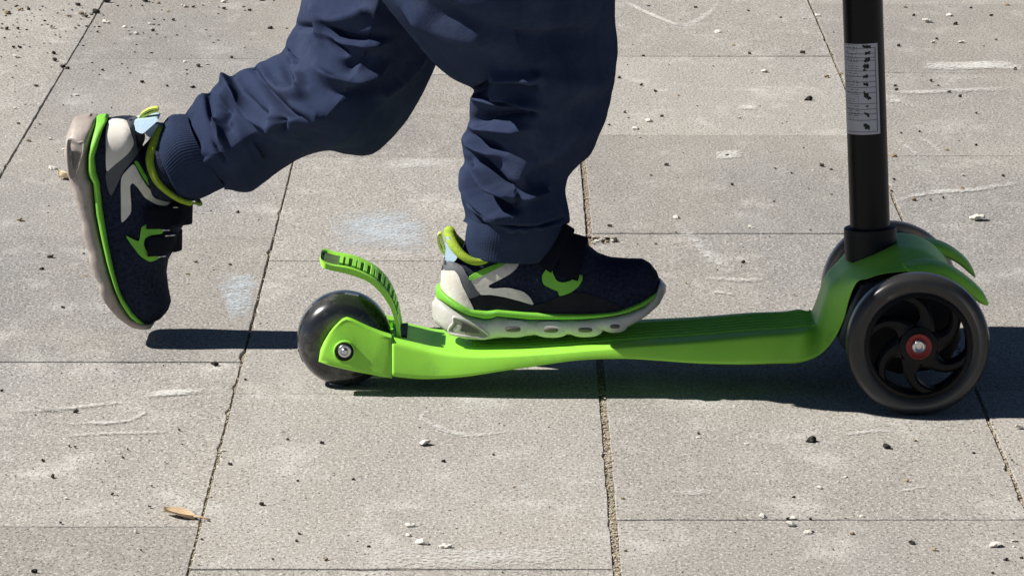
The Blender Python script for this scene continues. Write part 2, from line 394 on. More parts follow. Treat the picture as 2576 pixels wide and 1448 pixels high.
# ---- rear wheel
rw = P(866, 853, Y0); RWR = .0385
rw = Vector((rw.x, Y0, RWR))
def wheel_profile(Ro, Ri, t, n=3.0, k=28):
    prof = []
    for i in range(k):
        c, s = sup(2*math.pi*i/k, n); prof.append(((Ro+Ri)/2 + c*(Ro-Ri)/2, s*t/2))
    return prof
v, f = lathe(wheel_profile(RWR, .004, .052, 2.5, 40), rw, 72); rwo = obj('rear_wheel', v, f, M['pu_dark'], sc)
v, f = lathe([(1e-5, -.045), (.004, -.045), (.004, .045), (1e-5, .045)], rw, 16); obj('axle', v, f, M['silver'], rwo)
for k in range(6):
    a = k*math.pi/3 + .35
    for s in (-1,):
        c = Vector((rw.x + .0376*math.cos(a), Y0 - .006, rw.z + .0376*math.sin(a)))
        v, f = box(c, (.0016, .006, .011), Matrix.Rotation(-a, 3, 'Y')); obj('light_chip', v, f, M['grain_pale'] if k % 3 == 0 else M['silver'], rwo, smooth=False)
# ---- brake lever over the rear wheel
nl = [(801,662),(812,674),(835,681),(858,686),(893,696),(927,711),(956,737),(979,771),(990,799),(996,828),(1000,858)]
nu = [(803,656),(812,660),(835,668),(876,675),(910,687),(942,705),(970,733),(988,765),(999,799),(1006,833),(1010,860)]
BW = .033
lo = crom([tuple(P(u, v, Y0-BW)) for u, v in nl], 60); up = crom([tuple(P(u, v, Y0-BW)) for u, v in nu], 60)
V = []; ringn = 0
for i, (a, b) in enumerate(zip(lo, up)):
    t = i/59; a, b = Vector(a), Vector(b)
    wdt = BW*min(1, math.sqrt(max(0.0, 1-(1-min(1, t/.16))**2)) + .02)*(1 - .12*t)
    mid = b.lerp(a, .35)
    prof = [(-1, a), (-1, b), (-.93, b + (b-a)*.06), (-.76, b), (-.70, mid), (.70, mid), (.76, b), (.93, b + (b-a)*.06), (1, b), (1, a), (.5, a), (-.5, a)]
    ringn = len(prof)
    for y, p in prof: V.append((p.x, Y0 + y*wdt, p.z))
brake = obj('brake_lever', V, grid_faces(60, ringn), M['green'], sc, sharp=35)
V = []
for i in range(3, 50):
    a, b = Vector(lo[i]), Vector(up[i]); t = i/59; wdt = BW*min(1, math.sqrt(max(0.0, 1-(1-min(1, t/.16))**2)))*(1-.12*t)*.70
    p = b.lerp(a, .28)
    for y in (-1, 1): V.append((p.x, Y0 + y*wdt, p.z))
obj('brake_pad', V, [(2*i, 2*i+1, 2*i+3, 2*i+2) for i in range(46)], M['pad'], brake)
for k in range(13):
    i = 15 + int(k*2.6); a, b = Vector(lo[i]), Vector(up[i]); a2 = Vector(up[i+1]); d = (a2-b).normalized()
    p = b.lerp(a, .1); rot = Matrix.Rotation(-math.atan2(d.z, d.x), 3, 'Y')
    v, f = box((p.x, Y0, p.z), (.0028, .042*(1-.2*abs(k-6)/8), .0026), rot); obj('brake_rib', v, f, M['green'], brake, smooth=False)
v, f = box((P(1014, 858, Y0-BW).x, Y0, P(1014, 856, Y0-BW).z + .0015), (.006, .052, .003)); obj('brake_slot', v, f, M['black'], brake, smooth=False)
# ---- fenders
def fender(ys, top, bot, wd):
    T = crom([tuple(P(u, v, ys)) for u, v in top], 24); B = crom([tuple(P(u, v, ys)) for u, v in bot], 24); V = []
    for i, (a, b) in enumerate(zip(T, B)):
        w_ = wd*(1 - .45*(i/23)**2)
        for j in range(20):
            c, s = sup(2*math.pi*j/20, 3.2); k = (s+1)/2
            V.append((b[0]+(a[0]-b[0])*k, ys + c*w_*(1-.15*k), b[2]+(a[2]-b[2])*k))
    return obj('fender', V, grid_faces(24, 20), M['green'], sc)
fender(Y0-.070, [(2270,662),(2325,654),(2381,664),(2430,694),(2470,730),(2485,757)], [(2300,690),(2340,692),(2385,706),(2425,732),(2460,756),(2480,763)], .024)
fender(Y0+.070, [(2270,600),(2330,602),(2375,612),(2415,636),(2440,662),(2452,687)], [(2300,620),(2340,625),(2375,640),(2410,660),(2435,682),(2449,693)], .022)
# ---- front wheels
FR = .0572
def front_wheel(cx, yc, s, spin):
    c = Vector((cx, yc, FR))
    v, f = lathe(wheel_profile(FR, .0405, .026, 2.8), c, 96); o = obj('front_wheel', v, f, M['pu'], sc)
    v, f = lathe([(.0445, -.0105), (.0485, -.006), (.0485, .006), (.0445, .0105), (.0400, .0115), (.0385, .010), (.0385, -.010), (.0400, -.0115)], c, 80); rim = obj('rim', v, f, M['spoke'], o, sharp=40)
    v, f = lathe([(.0105, -.0125), (.0150, -.0115), (.0155, 0), (.0150, .0115), (.0105, .0125)], c, 48); obj('hub', v, f, M['spoke'], o, sharp=40)
    for k in range(6):
        V = []; n = 14
        for i in range(n):
            t = i/(n-1); r = .0145 + t*.0252; a = spin + k*math.pi/3 + .55*t*t + .1*t
            hw = .0052 + .0035*abs(2*t-1)**2.5
            p = Vector((c.x + r*math.cos(a), 0, c.z + r*math.sin(a))); tdir = Vector((-math.sin(a), 0, math.cos(a)))
            for q, y in ((-1, -.0075), (-.5, -.0095), (.5, -.0095), (1, -.0075), (1, .0075), (-1, .0075)):
                V.append(p + tdir*(q*hw) + Vector((0, yc + y, 0)))
        obj('spoke', V, grid_faces(n, 6), M['spoke'], o, sharp=30)
    v, f = lathe([(.0040, s*.009), (.0098, s*.009), (.0104, s*.0128), (.0100, s*.0138), (.0094, s*.0132), (.0055, s*.0118), (.0040, s*.0118)], c, 40); obj('bearing_cap', v, f, M['red'], o)
    v, f = lathe([(1e-5, s*.010), (.0054, s*.010), (.0052, s*.0142), (.0042, s*.0152), (.0030, s*.0148), (.0022, s*.0128), (1e-5, s*.0126)], c, 24); obj('axle_bolt', v, f, M['silver'], o, sharp=40)
    v, f = lathe([(.0420, s*.0118), (.0436, s*.0118), (.0436, s*.0123), (.0420, s*.0123)], c, 80)
    return o
front_wheel(P(2308, 866, 4.088).x, 4.086, -1, .15)
front_wheel(P(2236, 735, 4.325).x, 4.324, 1, .5)
axx = P(2308, 866, 4.088).x
v, f = lathe([(1e-5, -.118), (.006, -.118), (.006, .118), (1e-5, .118)], (axx - .002, Y0, FR), 20); obj('front_axle', v, f, M['steel_black'], sc)
hp = [(2112,862),(2126,825),(2142,778),(2167,722),(2200,704),(2240,698),(2330,698),(2385,722),(2412,790),(2418,850),(2380,925),(2260,940),(2150,905)]
v, f = prism([(P(a, b, Y0-.08).x, P(a, b, Y0-.08).z) for a, b in hp], Y0-.084, Y0+.084, .004); obj('steering_block', v, f, M['black'], sc, sharp=40)
# ---- pole, collar, label, handlebar
pb = P(2190, 610, Y0); pt = P(2170, 0, Y0); pd = (pt - pb); pd.y = 0; pd.normalize()
PR = .0163
def along(h): return pb + pd*h
ptop = (.66 - pb.z)/pd.z
def cyl_on_pole(h0, h1, r, name, m, prof=None, parent=sc):
    V = []; seg = 48; pr = prof or [(h0, r), (h1, r)]
    sx = Vector((pd.z, 0, -pd.x))
    for h, rr in pr:
        for j in range(seg):
            t = 2*math.pi*j/seg; V.append(along(h) + sx*(rr*math.cos(t)) + Vector((0, 1, 0))*(rr*math.sin(t)))
    return obj(name, V, grid_faces(len(pr), seg), m, parent, sharp=40)
pole = cyl_on_pole(0, 0, 0, 'steering_pole', M['steel_black'], [(-.01, PR), (.002, PR), (.36, PR), (.361, PR-.003), (ptop, PR-.003)])
def hv(v): return (P(2185, v, Y0).z - pb.z)/pd.z
cyl_on_pole(0, 0, 0, 'pole_collar', M['black'], [(hv(650), .0212), (hv(578), .0215), (hv(572), .0213), (hv(570), .0203), (hv(570), .016)])
# the printed label wrapped on the pole
h1, h0 = hv(104), hv(331); NA, NH = 34, 116
a0, a1 = math.pi + .12, math.pi + math.acos(-(2212-2181)/50.5) - .02
icons = [(3,24,3,2),(11,25,2,2),(20,24,2,3),(28,23,2,3),(33,22,1,1),(41,23,2,2),(51,23,2,2),(66,23,2,5),(79,23,1,1),(90,23,1,3),(105,22,2,4)]
lines = [5, 12, 17, 21, 34, 41, 48, 55, 62, 76, 83, 89, 97, 112]
V = []; Fc = []; mi = []
sx = Vector((pd.z, 0, -pd.x))
for i in range(NH+1):
    for j in range(NA+1):
        a = a0 + (a1-a0)*j/NA; hh = h1 + (h0-h1)*i/NH
        V.append(along(hh) + sx*((PR+.0003)*math.cos(a)) + Vector((0, 1, 0))*((PR+.0003)*math.sin(a)))
rl = random.Random(3)
for i in range(NH):
    for j in range(NA):
        Fc.append((i*(NA+1)+j, i*(NA+1)+j+1, (i+1)*(NA+1)+j+1, (i+1)*(NA+1)+j)); k = 0
        if i in lines and 2 < j < NA-2: k = 1
        if j == NA-3 and 5 < i < 112: k = 1
        if 2 < j < 17 and i % 3 == 1 and rl.random() < .55 and i < 100: k = 1
        for ci, cj, rj, ri in icons:
            if ((i-ci)/(ri+.5))**2 + ((j-cj+.4*(i-ci)*((ci % 3)-1))/(rj+.5))**2 <= .9 + .35*math.sin(ci*5+j*2.3): k = 2
        mi.append(k)
lab = obj('printed_label', V, Fc, [mat('label_paper', (.42, .43, .46), .5), mat('label_grey_print', (.14, .14, .15), .6), mat('label_black_print', (.006, .006, .006), .6)], pole)
for p_, k in zip(lab.data.polygons, mi): p_.material_index = k
hb = along(ptop); v, f = tube([hb + Vector((0, y, 0)) for y in (-.16, 0, .16)], .0125, 20); obj('handlebar', v, f, M['steel_black'], sc)
for s in (-1, 1):
    v, f = tube([hb + Vector((0, s*y, 0)) for y in (.07, .075, .155, .165)], [.014, .0165, .0165, .019], 20); obj('hand_grip', v, f, M['green'], sc)

# ================================================================== PERSON
YS, YK = 4.205, 4.395        # standing foot, kicking foot
LEGW = dict(stand=YS, kick=YK)
# ---- body (mostly hidden by clothes and above the picture): one skinned figure
hipz = .53; hipx = P(1200, 0, 4.3).x; cy = (YS+YK)/2 - .01
J = {}
def jv(n, x, y, z, r): J[n] = (x, y, z, r)
jv('pelvis', hipx, cy, hipz, .075); jv('waist', hipx+.03, cy, .62, .068); jv('chest', hipx+.07, cy, .76, .08); jv('neck', hipx+.105, cy, .87, .034)
jv('head0', hipx+.115, cy, .93, .055); jv('head1', hipx+.12, cy, 1.0, .075); jv('head2', hipx+.12, cy, 1.06, .06)
kn = P(1365, 150, YS); an = P(1275, 600, YS); an2 = P(1310, 790, YS)
jv('hipR', hipx+.01, YS+.015, .48, .06); jv('kneeR', kn.x, YS, kn.z, .036); jv('ankR', an.x, YS, an.z, .022); jv('footR', an2.x+.02, YS, an2.z, .012)
kk = P(850, 260, YK); ak = P(530, 360, YK); fk = P(400, 450, YK)
jv('hipL', hipx-.02, YK-.03, .47, .06); jv('kneeL', kk.x, YK-.01, kk.z, .038); jv('ankL', ak.x, YK, ak.z, .020); jv('footL', fk.x, YK, fk.z, .010)
edges = [('pelvis','waist'),('waist','chest'),('chest','neck'),('neck','head0'),('head0','head1'),('head1','head2'),
         ('pelvis','hipR'),('hipR','kneeR'),('kneeR','ankR'),('ankR','footR'),('pelvis','hipL'),('hipL','kneeL'),('kneeL','ankL'),('ankL','footL')]
for s, n in ((-1, 'R'), (1, 'L')):
    jv('sh'+n, hipx+.08, cy+s*.105, .82, .036); jv('el'+n, hipx+.12, cy+s*.16, .68, .027)
    jv('wr'+n, hb.x-.035, Y0+s*.115, hb.z+.012, .019); jv('pa'+n, hb.x-.012, Y0+s*.115, hb.z+.018, .018)
    edges += [('chest','sh'+n),('sh'+n,'el'+n),('el'+n,'wr'+n),('wr'+n,'pa'+n)]
    for q in range(4):
        yq = Y0 + s*(.092 + .014*q); b = 'f%s%d' % (n, q)
        jv(b+'a', hb.x+.012, yq, hb.z+.021, .0075); jv(b+'b', hb.x+.024, yq, hb.z+.004, .007); jv(b+'c', hb.x+.012, yq, hb.z-.017, .0062)
        edges += [('pa'+n, b+'a'), (b+'a', b+'b'), (b+'b', b+'c')]
    jv('th'+n, hb.x-.016, Y0+s*.085, hb.z-.002, .0075); jv('ti'+n, hb.x-.004, Y0+s*.078, hb.z-.019, .0065); edges += [('pa'+n, 'th'+n), ('th'+n, 'ti'+n)]
names = list(J); me = bpy.data.meshes.new('person')
me.from_pydata([J[n][:3] for n in names], [(names.index(a), names.index(b)) for a, b in edges], []); me.materials.append(M['skin'])
person = bpy.data.objects.new('person', me); col.objects.link(person); OFF[person.name] = Vector((0, 0, 0))
md = person.modifiers.new('skin', 'SKIN'); md.use_smooth_shade = True
for i, n in enumerate(names):
    sv = me.skin_vertices[0].data[i]; sv.radius = (J[n][3], J[n][3]); sv.use_root = (n == 'pelvis')
sb = person.modifiers.new('subdivision', 'SUBSURF'); sb.levels = 1; sb.render_levels = 2
tag(person, 'child in navy jogging trousers and velcro trainers, riding the green scooter', 'person')
# ---- sweatshirt and hair (above the picture; they cast the shade on the pole)
V = []; T = crom([(hipx+.0, .45, .122, .178), (hipx+.01, .52, .115, .165), (hipx+.03, .60, .11, .15), (hipx+.06, .72, .10, .14), (hipx+.08, .80, .085, .12), (hipx+.10, .86, .045, .05)], 24)
for x, z, a, b in T:
    for j in range(40):
        t = 2*math.pi*j/40; V.append((x + a*math.cos(t), cy + b*math.sin(t), z))
shirt = obj('sweatshirt', V, grid_faces(24, 40), M['shirt'], person)
for n in 'RL':
    a, b, c = (Vector(J[k+n][:3]) for k in ('sh', 'el', 'wr'))
    v, f = tube([a, a.lerp(b, .5), b, b.lerp(c, .5), c], [.05, .043, .04, .033, .028], 20); obj('sleeve', v, f, M['shirt'], shirt)
V = []
for i in range(14):
    ph = i/13*1.75
    for j in range(32):
        t = 2*math.pi*j/32; rr = 1 + .03*math.sin(7*t+i)
        V.append((hipx+.112 + .083*rr*math.sin(ph)*math.cos(t), cy + .08*rr*math.sin(ph)*math.sin(t), 1.005 + .098*math.cos(ph)))
obj('hair', V, grid_faces(14, 32, cap=False), M['hair'], person)

# ---- trousers: sections across each leg, then folds pushed in and out of the cloth
def leg(pairs, n, m, strokes, seed, cr=1.0, power=1.4, lean=0.0):
    """pairs: (u0,v0,u1,v1, Ycentre, Yradius). Returns verts with folds"""
    rows = []
    for u0, v0, u1, v1, yc, yr in pairs:
        a, b = P(u0, v0, yc), P(u1, v1, yc); rows.append((a.x, a.z, b.x, b.z, yc, yr))
    rows = crom(rows, n); V = []; N = []
    for ax, az, bx, bz, yc, yr in rows:
        A, B = Vector((ax, 0, az)), Vector((bx, 0, bz)); c0 = (A+B)/2; hx = (A-B)/2
        for j in range(m):
            c, s = sup(2*math.pi*j/m, power); V.append(c0 + hx*c + Vector((0, yc + yr*s + lean*c, 0)))
    for i in range(n):
        for j in range(m):
            d1 = V[i*m + (j+1) % m] - V[i*m + j-1 + (m if j == 0 else 0)]
            d2 = V[min(i+1, n-1)*m+j] - V[max(i-1, 0)*m+j]
            nn = d1.cross(d2)
            N.append(nn.normalized() if nn.length > 1e-12 else Vector((0, -1, 0)))
    cen = [sum((V[i*m+j] for j in range(m)), Vector())/m for i in range(n)]
    for i in range(n):
        for j in range(m):
            if N[i*m+j].dot(V[i*m+j]-cen[i]) < 0: N[i*m+j] = -N[i*m+j]
    # strokes are laid on the near side of the cloth as world XZ polylines
    ST = []
    for pts, wd, amp in strokes:
        q = [P(u, v, pairs[len(pairs)//2][4] - .06) for u, v in pts]
        q = [Vector((p.x, p.z)) for p in q]; w_ = wd/3050
        ST.append((q, w_*1.3, amp*(.0019 if amp > 0 else .0015), min(p.x for p in q)-3*w_, max(p.x for p in q)+3*w_, min(p.y for p in q)-3*w_, max(p.y for p in q)+3*w_))
    out = []
    for idx, (p, nn) in enumerate(zip(V, N)):
        d = 0.0; q = Vector((p.x, p.z)); near = max(0.0, min(1.0, (-nn.y + .35)/.7))
        if near > 0:
            for pl, w_, amp, xa, xb, ya, yb in ST:
                if not (xa < q.x < xb and ya < q.y < yb): continue
                best = 1e9; tt = 0; L = len(pl)-1
                for k in range(L):
                    a, b = pl[k], pl[k+1]; ab = b-a; t = max(0, min(1, (q-a).dot(ab)/max(ab.length_squared, 1e-12)))
                    dd = (q-(a+ab*t)).length
                    if dd < best: best = dd; tt = (k+t)/L
                e = math.exp(-(best/w_)**(2 if amp > 0 else 1.7)) * min(1, 4*tt+.25)*min(1, 4*(1-tt)+.25)
                d += amp*e*near
        nv = noise.noise(p*22 + Vector((seed, 0, 0))); nv2 = noise.noise(Vector((p.x*60, p.y*60, p.z*95)) + Vector((seed, 3, 1)))
        d += (.0030*nv + .0010*nv2)*cr
        # fine creases: thin valleys of a warped noise
        qv = Vector((p.x*26 + 1.6*noise.noise(p*14), p.y*16, p.z*30 + 1.6*noise.noise(p*14 + Vector((9, 0, 0))))) + Vector((seed*3, 0, 0))
        rg = 1 - abs(noise.noise(qv))*2.4; d -= .0022*max(0, rg-.55)*cr
        rg = 1 - abs(noise.noise(qv*2.1 + Vector((5, 5, 5))))*2.4; d -= .0009*max(0, rg-.5)*cr
        row = (idx//m)/n
        if row < .09:   # gathers where the cloth meets the cuff
            th = 2*math.pi*(idx % m)/m; d += .0013*(1-row/.09)*math.sin(13*th + 4*noise.noise(p*30 + Vector((seed, 0, 0))))
        if near < .6:   # folds on the side away from the picture
            d += (1-near)*.004*math.sin(60*(p.z + .5*p.x) + 3*noise.noise(p*9))*cr
        out.append(p + nn*d)
    return out
def c6(*pts): return [(375.7+.3707*x, .3707*y) for x, y in pts]
def c7(*pts): return [(939.2+.46328*x, .46328*y) for x, y in pts]
kick_pairs = [
    (466,296,566,470,YK,.040), (478,270,583,474,YK,.046), (498,241,602,480,YK,.052), (524,231,632,478,YK,.055), (553,209,668,452,YK,.056), (598,184,712,421,YK,.058),
    (645,167,768,391,YK-.022,.080), (684,147,826,376,YK-.034,.086), (704,136,880,386,YK-.042,.090), (712,122,940,384,YK-.046,.090), (722,98,1000,330,YK-.048,.088),
    (735,74,1055,250,YK-.050,.082), (748,40,1095,165,YK-.052,.084), (757,0,1120,80,YK-.054,.086), (770,-60,1150,-20,YK-.046,.085), (800,-160,1200,-140,YK-.05,.088), (860,-330,1300,-330,YK-.06,.092), (930,-470,1400,-470,YK-.075,.09)]
kick_st = [
    (c6((680,575),(760,630),(840,690),(930,750),(1080,790)), 10, -9), (c6((700,545),(800,615),(900,650),(1010,640),(1080,600)), 11, 5),
    (c6((930,720),(1060,740),(1200,770)), 12, 3),
    (c6((1190,165),(1290,225),(1430,240),(1600,215)), 8, -8), (c6((1180,140),(1300,130),(1420,95),(1510,50)), 11, 5), (c6((1230,235),(1350,262),(1480,262),(1620,250)), 8, 5),
    (c6((1220,270),(1290,318),(1345,335)), 7, -6), (c6((1330,470),(1360,420),(1420,380),(1560,350)), 14, -5),
    (c6((1140,470),(1260,530),(1370,535),(1500,480),(1610,415)), 9, 7), (c6((1100,560),(1250,590),(1450,570),(1620,490)), 14, -4),
    (c6((905,430),(890,500),(930,560),(1000,575)), 8, -5), (c6((1010,490),(1030,560),(1000,610)), 8, 4), (c6((960,240),(1060,215),(1110,205)), 6, -4), (c6((1100,60),(1150,160),(1160,280)), 10, 3),
    (c6((440,600),(470,690),(560,770),(680,850),(820,905)), 9, 5), (c6((480,600),(580,720),(720,800),(860,830)), 9, -3), (c6((830,780),(850,850),(830,910)), 9, 4),
    (c6((880,780),(900,860),(880,920)), 9, -5), (c6((405,640),(370,690),(345,720)), 5, -5), (c6((330,660),(345,760),(370,850),(400,950)), 5, -4),
    (c6((390,900),(450,960),(475,1060)), 7, 5), (c6((430,790),(510,830),(470,900),(540,960)), 9, -5), (c6((430,760),(520,760),(640,860)), 8, 3),
    (c6((680,1040),(720,1110),(740,1170)), 5, 2.5), (c6((400,1030),(450,1110),(500,1190)), 5, -3),
    (c6((1180,1000),(1350,860),(1500,700),(1700,560)), 20, 3), (c6((900,1120),(1000,1000),(1200,900)), 22, -3), (c6((1880,400),(1700,560),(1500,640)), 8, 2.5),
    (c6((900,395),(925,430),(990,450)), 5, -5), (c6((560,520),(620,560),(700,570)), 6, -3)]
stand_pairs = [
    (1168,560,1424,560,YS,.046), (1172,548,1432,556,YS,.056), (1170,532,1434,540,YS,.058), (1164,508,1430,515,YS,.058), (1158,470,1424,482,YS,.057), (1159,438,1430,445,YS,.058), (1168,410,1454,415,YS,.060),
    (1163,375,1484,385,YS,.062), (1165,340,1506,340,YS,.064), (1178,305,1522,302,YS-.002,.070), (1182,268,1534,262,YS-.004,.074), (1192,240,1541,224,YS-.006,.077), (1186,222,1548,178,YS-.008,.079), (1140,200,1553,130,YS-.010,.080),
    (1090,158,1548,72,YS-.012,.082), (1034,92,1547,25,YS-.020,.092), (985,36,1548,-20,YS-.024,.100), (945,-20,1550,-70,YS-.026,.105), (900,-120,1545,-180,YS-.022,.110), (890,-300,1490,-330,YS+.0,.115), (920,-470,1430,-480,YS+.055,.10)]
stand_st = [
    (c7((640,375),(750,372),(840,382),(915,405)), 10, 8), (c7((690,430),(780,440),(900,470)), 12, -6), (c7((640,395),(665,425),(620,480)), 8, 5), (c7((560,560),(590,520),(640,440),(630,400)), 7, -8),
    (c7((610,490),(720,500),(800,530),(920,580)), 9, 6), (c7((690,540),(780,580),(900,620)), 8, -4), (c7((540,600),(640,570),(780,585)), 12, 5),
    (c7((530,725),(620,660),(720,630),(830,610)), 9, -8), (c7((540,755),(680,715),(860,690)), 9, 6), (c7((495,770),(570,815),(700,830)), 8, -7), (c7((500,830),(590,850),(700,860)), 9, 5),
    (c7((530,875),(610,940),(710,1015),(810,1055)), 9, -9), (c7((545,950),(650,1040),(790,1075)), 10, 7), (c7((525,940),(560,1050),(640,1105),(720,1145),(780,1140)), 8, -9),
    (c7((485,1000),(560,1115),(670,1185),(755,1180)), 11, 6), (c7((790,1095),(860,1065),(935,1035)), 9, 6), (c7((780,1150),(790,1100),(800,1060)), 6, -5), (c7((830,1010),(900,970),(990,930)), 14, -4),
    (c7((170,20),(340,110),(500,160),(650,195)), 16, 7), (c7((300,-20),(430,70),(600,150),(950,205),(1200,180)), 18, -8), (c7((660,300),(800,310),(950,310)), 22, 3), (c7((940,420),(1100,470),(1280,480)), 24, 3), (c7((900,700),(1050,640),(1240,560)), 24, -3), (c7((900,880),(1050,790),(1200,700)), 20, 2.5),
    (c7((540,1190),(700,1238),(900,1258),(1040,1235)), 4, -4), (c7((500,1150),(620,1205),(760,1225)), 6, 3)]
NK, MK = 330, 210
Vk = leg(kick_pairs, NK, MK, kick_st, 1.3, .22, lean=.006); Vs = leg(stand_pairs, NK, MK, stand_st, 7.7, .22, lean=.004)
Vall, Fall = join((Vk, grid_faces(NK, MK)), (Vs, grid_faces(NK, MK)))
# seat of the trousers
V = []
for x, z, a, b in crom([(hipx-.005, .40, .075, .10), (hipx-.005, .45, .105, .145), (hipx, .50, .11, .145), (hipx+.015, .56, .10, .13)], 20):
    for j in range(48):
        t = 2*math.pi*j/48; V.append((x + a*math.cos(t), cy + b*math.sin(t), z))
Vall, Fall = join((Vall, Fall), (V, grid_faces(20, 48)))
trousers = obj('trousers', Vall, Fall, M['denim'], person)
def cuff(pairs, seed, ribs, gather):
    n, m = 40, 360; rows = crom([(P(a, b, y).x, P(a, b, y).z, P(c, d, y).x, P(c, d, y).z, y, r) for a, b, c, d, y, r in pairs], n); V = []
    for i, (ax, az, bx, bz, yc, yr) in enumerate(rows):
        A, B = Vector((ax, 0, az)), Vector((bx, 0, bz)); c0 = (A+B)/2; hx = (A-B)/2; lip = 1 - .10*(1-min(1, i/3))**2
        for j in range(m):
            t = 2*math.pi*j/m; c, s = sup(t, 2.2); k = lip*(1 + ribs*math.sin(t*96)/max(hx.length, .01) + .012*math.sin(5*t+seed))
            V.append(c0 + hx*c*k + Vector((0, yc + yr*s*k, 0)))
    # inner wall so that the opening has thickness
    for j in range(m):
        p = V[j]; ax, az, bx, bz, yc, yr = rows[0]; c0 = Vector(((ax+bx)/2, yc, (az+bz)/2)); V.append(c0 + (p-c0)*.90)
    f = grid_faces(n, m, cap=False) + [(j, (j+1) % m, n*m+(j+1) % m, n*m+j) for j in range(m)]
    return obj('cuff', V, f, M['rib'], trousers)
cuff([(394,354,466,506,YK,.036), (400,330,490,503,YK,.038), (424,297,520,492,YK,.040), (448,291,548,478,YK,.041), (474,292,574,466,YK,.040)], 1, .00022, 0)
cuff([(1171,640,1392,650,YS,.036), (1171,610,1405,620,YS,.038), (1174,580,1412,585,YS,.042), (1182,545,1415,550,YS,.044)], 2, .00008, 0)

# ---- shoes
def c2(x, y):
    p = P(1006.2+.28725*x, 536.7+.28725*y, YS-.033); return (p.x, p.z)
O2 = c2(280, 1122)                                   # heel end of the sole on the deck
def L2(x, y): a = c2(x, y); return (a[0]-O2[0], a[1]-O2[1])
KROT = R(79.5)
_h = L2(276, 950); _p = P(190, 306, YK-.033)          # the heel end of the raised sole
kp = Vector((_p.x - (_h[0]*math.cos(KROT) + _h[1]*math.sin(KROT)), 0, _p.z - (-_h[0]*math.sin(KROT) + _h[1]*math.cos(KROT))))
def L1(x, y):                                        # a point seen on the raised shoe, in the shoe's own frame
    p = P(134.2+.44463*x, 241.5+.44463*y, YK-.033); dx, dz = p.x-kp.x, p.z-kp.z
    return (dx*math.cos(KROT) - dz*math.sin(KROT), dx*math.sin(KROT) + dz*math.cos(KROT))
TOP = [L2(*p) for p in ((345,610),(360,540),(385,455),(430,425),(500,430),(600,440),(700,440),(800,405),(930,365),(1080,330),(1230,245),(1390,165),(1480,240),(1640,330),(1740,412),(1850,450),(2000,462),(2130,462),(2200,500),(2260,575),(2296,680))]
BASE = [L2(*p) for p in ((320,720),(400,750),(520,810),(620,860),(760,870),(850,862),(1100,880),(1400,890),(1700,885),(1900,870),(2100,812),(2250,740),(2300,705))]
GUP = [L2(*p) for p in ((312,705),(345,692),(400,728),(520,790),(620,840),(760,850),(850,840),(1100,860),(1400,870),(1700,865),(1900,848),(2100,790),(2250,722),(2300,690))]
GLO = [L2(*p) for p in ((312,790),(370,800),(480,850),(600,900),(740,930),(800,927),(850,905),(1000,920),(1150,935),(1350,930),(1600,920),(1800,900),(2000,870),(2150,825),(2300,735))]
BOT = [L2(*p) for p in ((275,960),(300,1005),(420,1080),(560,1125),(720,1133),(860,1114),(1000,1102),(1130,1092),(1180,1082),(1300,1104),(1400,1094),(1475,1072),(1560,1089),(1680,1078),(1775,1036),(1850,1054),(1950,1030),(2080,970),(2150,930),(2280,840),(2330,755))]
OTOP = [L2(*p) for p in ((290,840),(312,788),(370,798),(480,848),(600,898),(740,928),(800,925),(850,903),(1000,918),(1150,933),(1350,928),(1600,918),(1800,898),(2000,868),(2150,822),(2240,745),(2285,640),(2335,690))]
XH, XT = L2(345, 600)[0], L2(2302, 700)[0]
WT = [(0, .0285), (.04, .0305), (.085, .0315), (.12, .0355), (.15, .036), (.19, .032)]
XOP = L2(1110, 0)[0]
def halfw(x, grow=0.0, xh=XH, xt=XT):
    w_ = interp(WT, x) + grow; rh, rt = .026, .052
    if x < xh + rh: w_ *= math.sqrt(max(0, 1-((xh+rh-x)/rh)**2))**.9
    if x > xt - rt: w_ *= max(0, 1-((x-xt+rt)/rt)**2.4)**.5
    return w_
def upper_w(x, z):
    zt, zb = interp(TOP, x), interp(BASE, x); k = max(0, min(.999, (z-zb)/max(zt-zb, 1e-4)))
    e = 2.7 + 7*max(0, min(1, (XOP-x)/.02)); return halfw(x)*(1-k**e)**(1/2.2)*(1 - .10*k)
def barloft(top, bot, grow, xa, xb, n, m=28, power=5):
    V = []
    for i in range(n):
        t = i/(n-1); t = .5-.5*math.cos(math.pi*t); x = xa + (xb-xa)*t
        zt, zb = interp(top, x), interp(bot, x); w_ = max(halfw(x, grow, xa, xb), 1e-4); zc, hz = (zt+zb)/2, max((zt-zb)/2, 2e-4)
        for j in range(m):
            c, s = sup(2*math.pi*j/m, power); V.append((x, c*w_, zc + s*hz))
    return V, grid_faces(n, m)
